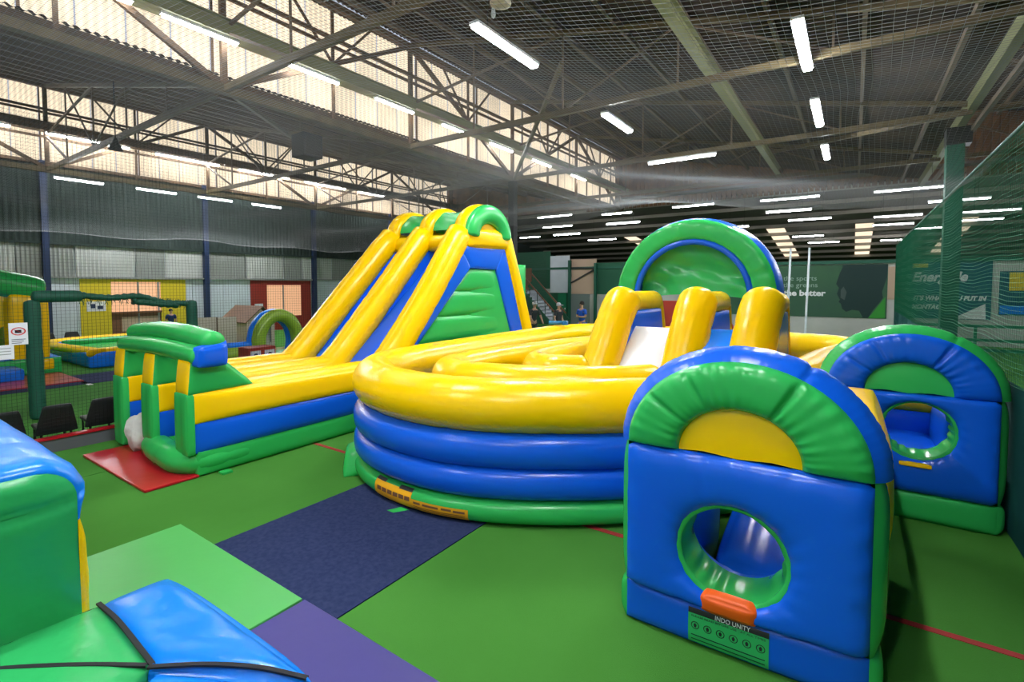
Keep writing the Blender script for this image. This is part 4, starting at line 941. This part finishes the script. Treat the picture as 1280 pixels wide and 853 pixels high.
for i, (x, z1) in enumerate(((1.5, 3.4), (-14.05, 3.9), (-12.36, 3.7))):
    tag(MB().box(x-.07, x+.07, YW-.25, YW-.1, 0, z1).build('steel_post', DGP), ['green steel post between the two big posters', 'dark steel post left of the beige wall panel', 'dark steel post right of the beige wall panel'][i], 'post')
bk = MB().bar((-13.98, YW-.12, 2.55), (-12.5, YW-.12, 3.3), .08).bar((-13.98, YW-.12, 3.45), (-12.4, YW-.12, 3.4), .09).build('wall_brace', BLKP); tag(bk, 'dark steel brace across the beige panel on the far wall', 'brace')
f2 = thing('barrier_fence', 'green railed barrier with pale mesh before the right hand posters', 'fence', (4, 24, 0))
for z in (.95, .45, .1): MB().box(1.6, 9, 23.97, 24.03, z-.05, z+.05).build('rail', GREEND, f2)
for x in (1.7, 3.6, 5.5, 7.4): MB().box(x-.04, x+.04, 23.95, 24.05, 0, 1.0).build('post', GREEND, f2)
# stairs
st = thing('staircase', 'staircase with white treads and dark stringers at the far end of the hall', 'staircase', (-14.6, 24, 0))
for i in range(12):
    x = -15.3+.165*i; z = 2.15-.18*i; MB().box(x, x+.2, 23.4, 24.4, z-.05, z).build('tread', WHT, st); MB().box(x+.19, x+.2, 23.4, 24.4, z-.18, z).build('riser', WHT, st)
for y, m_, dz, hh in ((23.34, GRNW, -.16, .16), (24.44, GRNW, .25, .7)):
    MB().bar((-15.5, y, 2.35+dz), (-13.2, y, .1+dz*.6), .06, hh).build('stringer', m_, st)
    MB().bar((-15.5, y, 3.1), (-13.2, y, .85), .05, .07).build('handrail', BROWN, st)
    for i in range(5): MB().bar((-15.4+.5*i, y, 2.2-.5*i*.97), (-15.4+.5*i, y, 3.0-.5*i*.97), .03).build('baluster', GRNW, st)
MB().box(-17.2, -15.2, 23.3, 24.5, 2.05, 2.17).build('landing', BROWN, st); MB().box(-17.2, -15.5, 24.42, 24.5, 2.17, 3.4).build('landing_screen', BROWN, st)
for x in (-17.1, -15.6): MB().box(x-.05, x+.05, 23.4, 23.5, 0, 2.05).build('support_post', GRNW, st)
for i, x in enumerate((-1.9, -1.33)):
    tag(MB().cyl((x-.06, 20, 0), (x+.02, 20, 3.7), .035, 10).build('white_pole', WHT), ['slim white pole beside the small slide, the left one of two', 'slim white pole before the green poster, the right one of two'][i], 'pole')
rf = thing('climbing_frame', 'red tubular climbing frame glimpsed behind the small slide', 'frame', (-2.7, 13.2, 0))
MB().cyl((-2.78, 13, 0), (-2.78, 13, 2.35), .03, 8).build('upright', REDT, rf); MB().cyl((-2.58, 13, 0), (-2.58, 13, 2.4), .03, 8).build('upright', REDT, rf)
MB().cyl((-2.95, 13, 2.1), (-2.5, 13, 2.0), .035, 8).build('crossbar', REDT, rf); MB().cyl((-2.8, 13, 2.1), (-2.35, 13, 1.2), .045, 8).build('brace', REDT, rf)
MB().box(-4.2, -3.0, 13.0, 13.1, 0, 2.0).build('red_panel', REDW, rf)
# ------------------------------------------------------------------ people
def person(label, loc, face, top, leg, h=1.74, hair=HAIR, cap=None, pose='crossed', lean=0):
    """one skinned figure in metres (height h), facing local -y, then turned"""
    t = thing('person', label, 'person'); k = h/1.74
    def fig(name, V, E_, m_, lv=2):
        me = bpy.data.meshes.new(name); me.from_pydata([tuple(c*k for c in v[0]) for v in V], E_, []); o = bpy.data.objects.new(name, me); COL.objects.link(o); o.parent = t
        md = o.modifiers.new('skin', 'SKIN'); 
        for i, v in enumerate(V):
            r = v[1] if isinstance(v[1], tuple) else (v[1], v[1]); me.skin_vertices[0].data[i].radius = (r[0]*k, r[1]*k)
        me.skin_vertices[0].data[0].use_root = True; sb = o.modifiers.new('sub', 'SUBSURF'); sb.levels = lv; sb.render_levels = lv; me.materials.append(m_); md.use_smooth_shade = True; return o
    L = lean
    hips = (0, 0, .93); ch = (0, -L*.5, 1.25); nk = (0, -L, 1.47)
    if pose == 'crossed': arms = lambda s: ((s*.19, -L, 1.40), (s*.25, -.04-L, 1.13), (s*-.02, -.21-L, 1.14), (s*-.10, -.20-L, 1.17))
    elif pose == 'reach': arms = lambda s: ((s*.19, -L, 1.38), (s*.24, -.12-L, 1.10), (s*.2, -.32-L, .93), (s*.19, -.40-L, .88))
    else: arms = lambda s: ((s*.19, -L, 1.40), (s*.25, .02-L, 1.12), (s*.25, -.06-L, .88), (s*.24, -.09-L, .79))
    V = [(hips, (.14, .10)), ((0, -L*.25, 1.08), (.13, .09)), (ch, (.16, .11)), ((0, -L, 1.40), (.12, .08)), (nk, .055), ((0, -.01-L, 1.56), .06), ((0, -.03-L, 1.62), (.072, .085)), ((0, -.02-L, 1.70), (.06, .075))]
    E_ = [(i, i+1) for i in range(7)]
    for s_ in (-1, 1):
        a = arms(s_); n = len(V); V += [(a[0], .06), (a[1], .045), (a[2], .034), (a[3], .03)]; E_ += [(3, n), (n, n+1), (n+1, n+2), (n+2, n+3)]
        n = len(V); V += [((s_*.09, 0, .86), .09), ((s_*.10, -.02, .48), .058), ((s_*.10, .02, .08), .042), ((s_*.11, -.12, .035), .035)]; E_ += [(0, n), (n, n+1), (n+1, n+2), (n+2, n+3)]
    b = fig('body', V, E_, SKIN)
    V = [((0, 0, .90), (.165, .115)), ((0, -L*.25, 1.08), (.15, .11)), (ch, (.18, .13)), ((0, -L, 1.40), (.135, .095)), ((0, -L, 1.45), (.08, .075))]; E_ = [(0, 1), (1, 2), (2, 3), (3, 4)]
    for s_ in (-1, 1):
        a = arms(s_); n = len(V); V += [(a[0], .075), (tuple(a[0][i]*.25+a[1][i]*.75 for i in range(3)), .062)]; E_ += [(3, n), (n, n+1)]
    fig('shirt', V, E_, top)
    V = [((0, 0, .94), (.155, .115))]; E_ = []
    for s_ in (-1, 1): n = len(V); V += [((s_*.09, 0, .84), .105), ((s_*.10, -.02, .48), .075), ((s_*.10, .02, .11), .06)]; E_ += [(0, n), (n, n+1), (n+1, n+2)]
    fig('trousers', V, E_, leg)
    m_ = cap or hair
    MB().disc_lathe([(.001, .135*k), (.06*k, .12*k), (.09*k, .07*k), (.098*k, .02*k), (.09*k, -.02*k)], (0, (.0-L)*k, 1.64*k), 16).build('cap' if cap else 'hair', m_, t, True)
    if cap: puff([(-.07*k, (-.2-L)*k, 1.655*k), (.07*k, (-.2-L)*k, 1.655*k), (-.08*k, (-.07-L)*k, 1.66*k), (.08*k, (-.07-L)*k, 1.66*k), (-.07*k, (-.2-L)*k, 1.665*k), (.07*k, (-.2-L)*k, 1.665*k), (-.08*k, (-.07-L)*k, 1.675*k), (.08*k, (-.07-L)*k, 1.675*k)], .003, {'*': ('cap_peak', cap)}, t, 3)
    fc_ = MB()
    for s_ in (-1, 1): fc_.box(s_*.03*k-.01*k, s_*.03*k+.01*k, (-.118-L)*k, (-.105-L)*k, 1.625*k, 1.635*k)
    fc_.build('eyes', BLKP, t); MB().add([(-.014*k, (-.108-L)*k, 1.585*k), (.014*k, (-.108-L)*k, 1.585*k), (0, (-.105-L)*k, 1.625*k), (0, (-.14-L)*k, 1.588*k)], [(0, 1, 3), (0, 3, 2), (1, 2, 3), (0, 2, 1)]).build('nose', SKIN, t)
    MB().box(-.022*k, .022*k, (-.113-L)*k, (-.10-L)*k, 1.553*k, 1.56*k).build('mouth', REDW, t)
    t.location = loc; t.rotation_euler = (0, 0, R(face)); return t
person('person in a blue shirt standing with folded arms at the far end', (-9.05, 18.1, 0), -20, BLUS, BLUS)
person('person in a grey cap and dark top leaning forward beside the tall slide', (-10.7, 17.0, 0), 60, DARKC, DARKC, cap=GREYC, pose='reach', lean=.14)
person('person in dark clothes with a pale cap standing before the staircase', (-9.9, 17.7, 0), 80, DARKC, BROWN, cap=GREYC, pose='side', h=1.68)
person('small person in a dark blue top before the counter on the left wall', (-24.3, 9.25, 0), 90, mat('dark blue cloth', (.015, .03, .10), .8, .2), DARKC, h=1.38, pose='side')
# ------------------------------------------------------------------ things hung from the roof
k = thing('round_fixture', 'cream round disc fixture with a small white bulb under the roof at top centre', 'fixture', (-5.5, 7.6, 7.6))
MB().disc_lathe([(.001, -.06), (.12, -.06), (.19, -.03), (.20, .0), (.19, .04), (.001, .05)], (-5.5, 7.6, 7.6), 24).build('disc', CREAM, k, True)
MB().disc_lathe([(.001, -.22), (.03, -.2), (.045, -.15), (.04, -.1), (.03, -.03)], (-5.68, 7.62, 7.6), 14).build('bulb', WHT, k, True)
MB().bar((-5.5, 7.6, 7.64), (-5.5, 7.6, roof_z(-5.5, 7.6)), .03).build('hanger', PURL, k); MB().bar((-5.68, 7.62, 7.57), (-5.5, 7.6, 7.6), .03).build('arm', PURL, k)
k = thing('heater_unit', 'dark box unit hung below the left bay roof before the bright glazing', 'heater', (-13.2, 8.6, 6.4))
MB().box(-13.5, -12.9, 8.35, 8.95, 6.1, 6.75).build('casing', DARKC, k); MB().box(-12.9, -12.88, 8.4, 8.9, 6.15, 6.7).build('grille', BLKP, k)
for y in (8.45, 8.85): MB().bar((-13.2, y, 6.75), (-13.2, y, roof_z(-13.2, y)), .03).build('hanger', PURL, k)
k = thing('pendant_lamp', 'old dark bell-shaped pendant lamp before the far left glazing', 'lamp', (-17.5, 5.57, 6.4))
MB().disc_lathe([(.03, .22), (.05, .18), (.08, .1), (.14, -.02), (.18, -.12), (.17, -.13), (.12, -.04), (.04, .08)], (-17.5, 5.4, 6.4), 20).build('shade', BLKP, k, True)
MB().cyl((-17.5, 5.4, 6.6), (-17.5, 5.4, roof_z(-17.5, 5.4)), .015, 8).build('stem', BLKP, k)
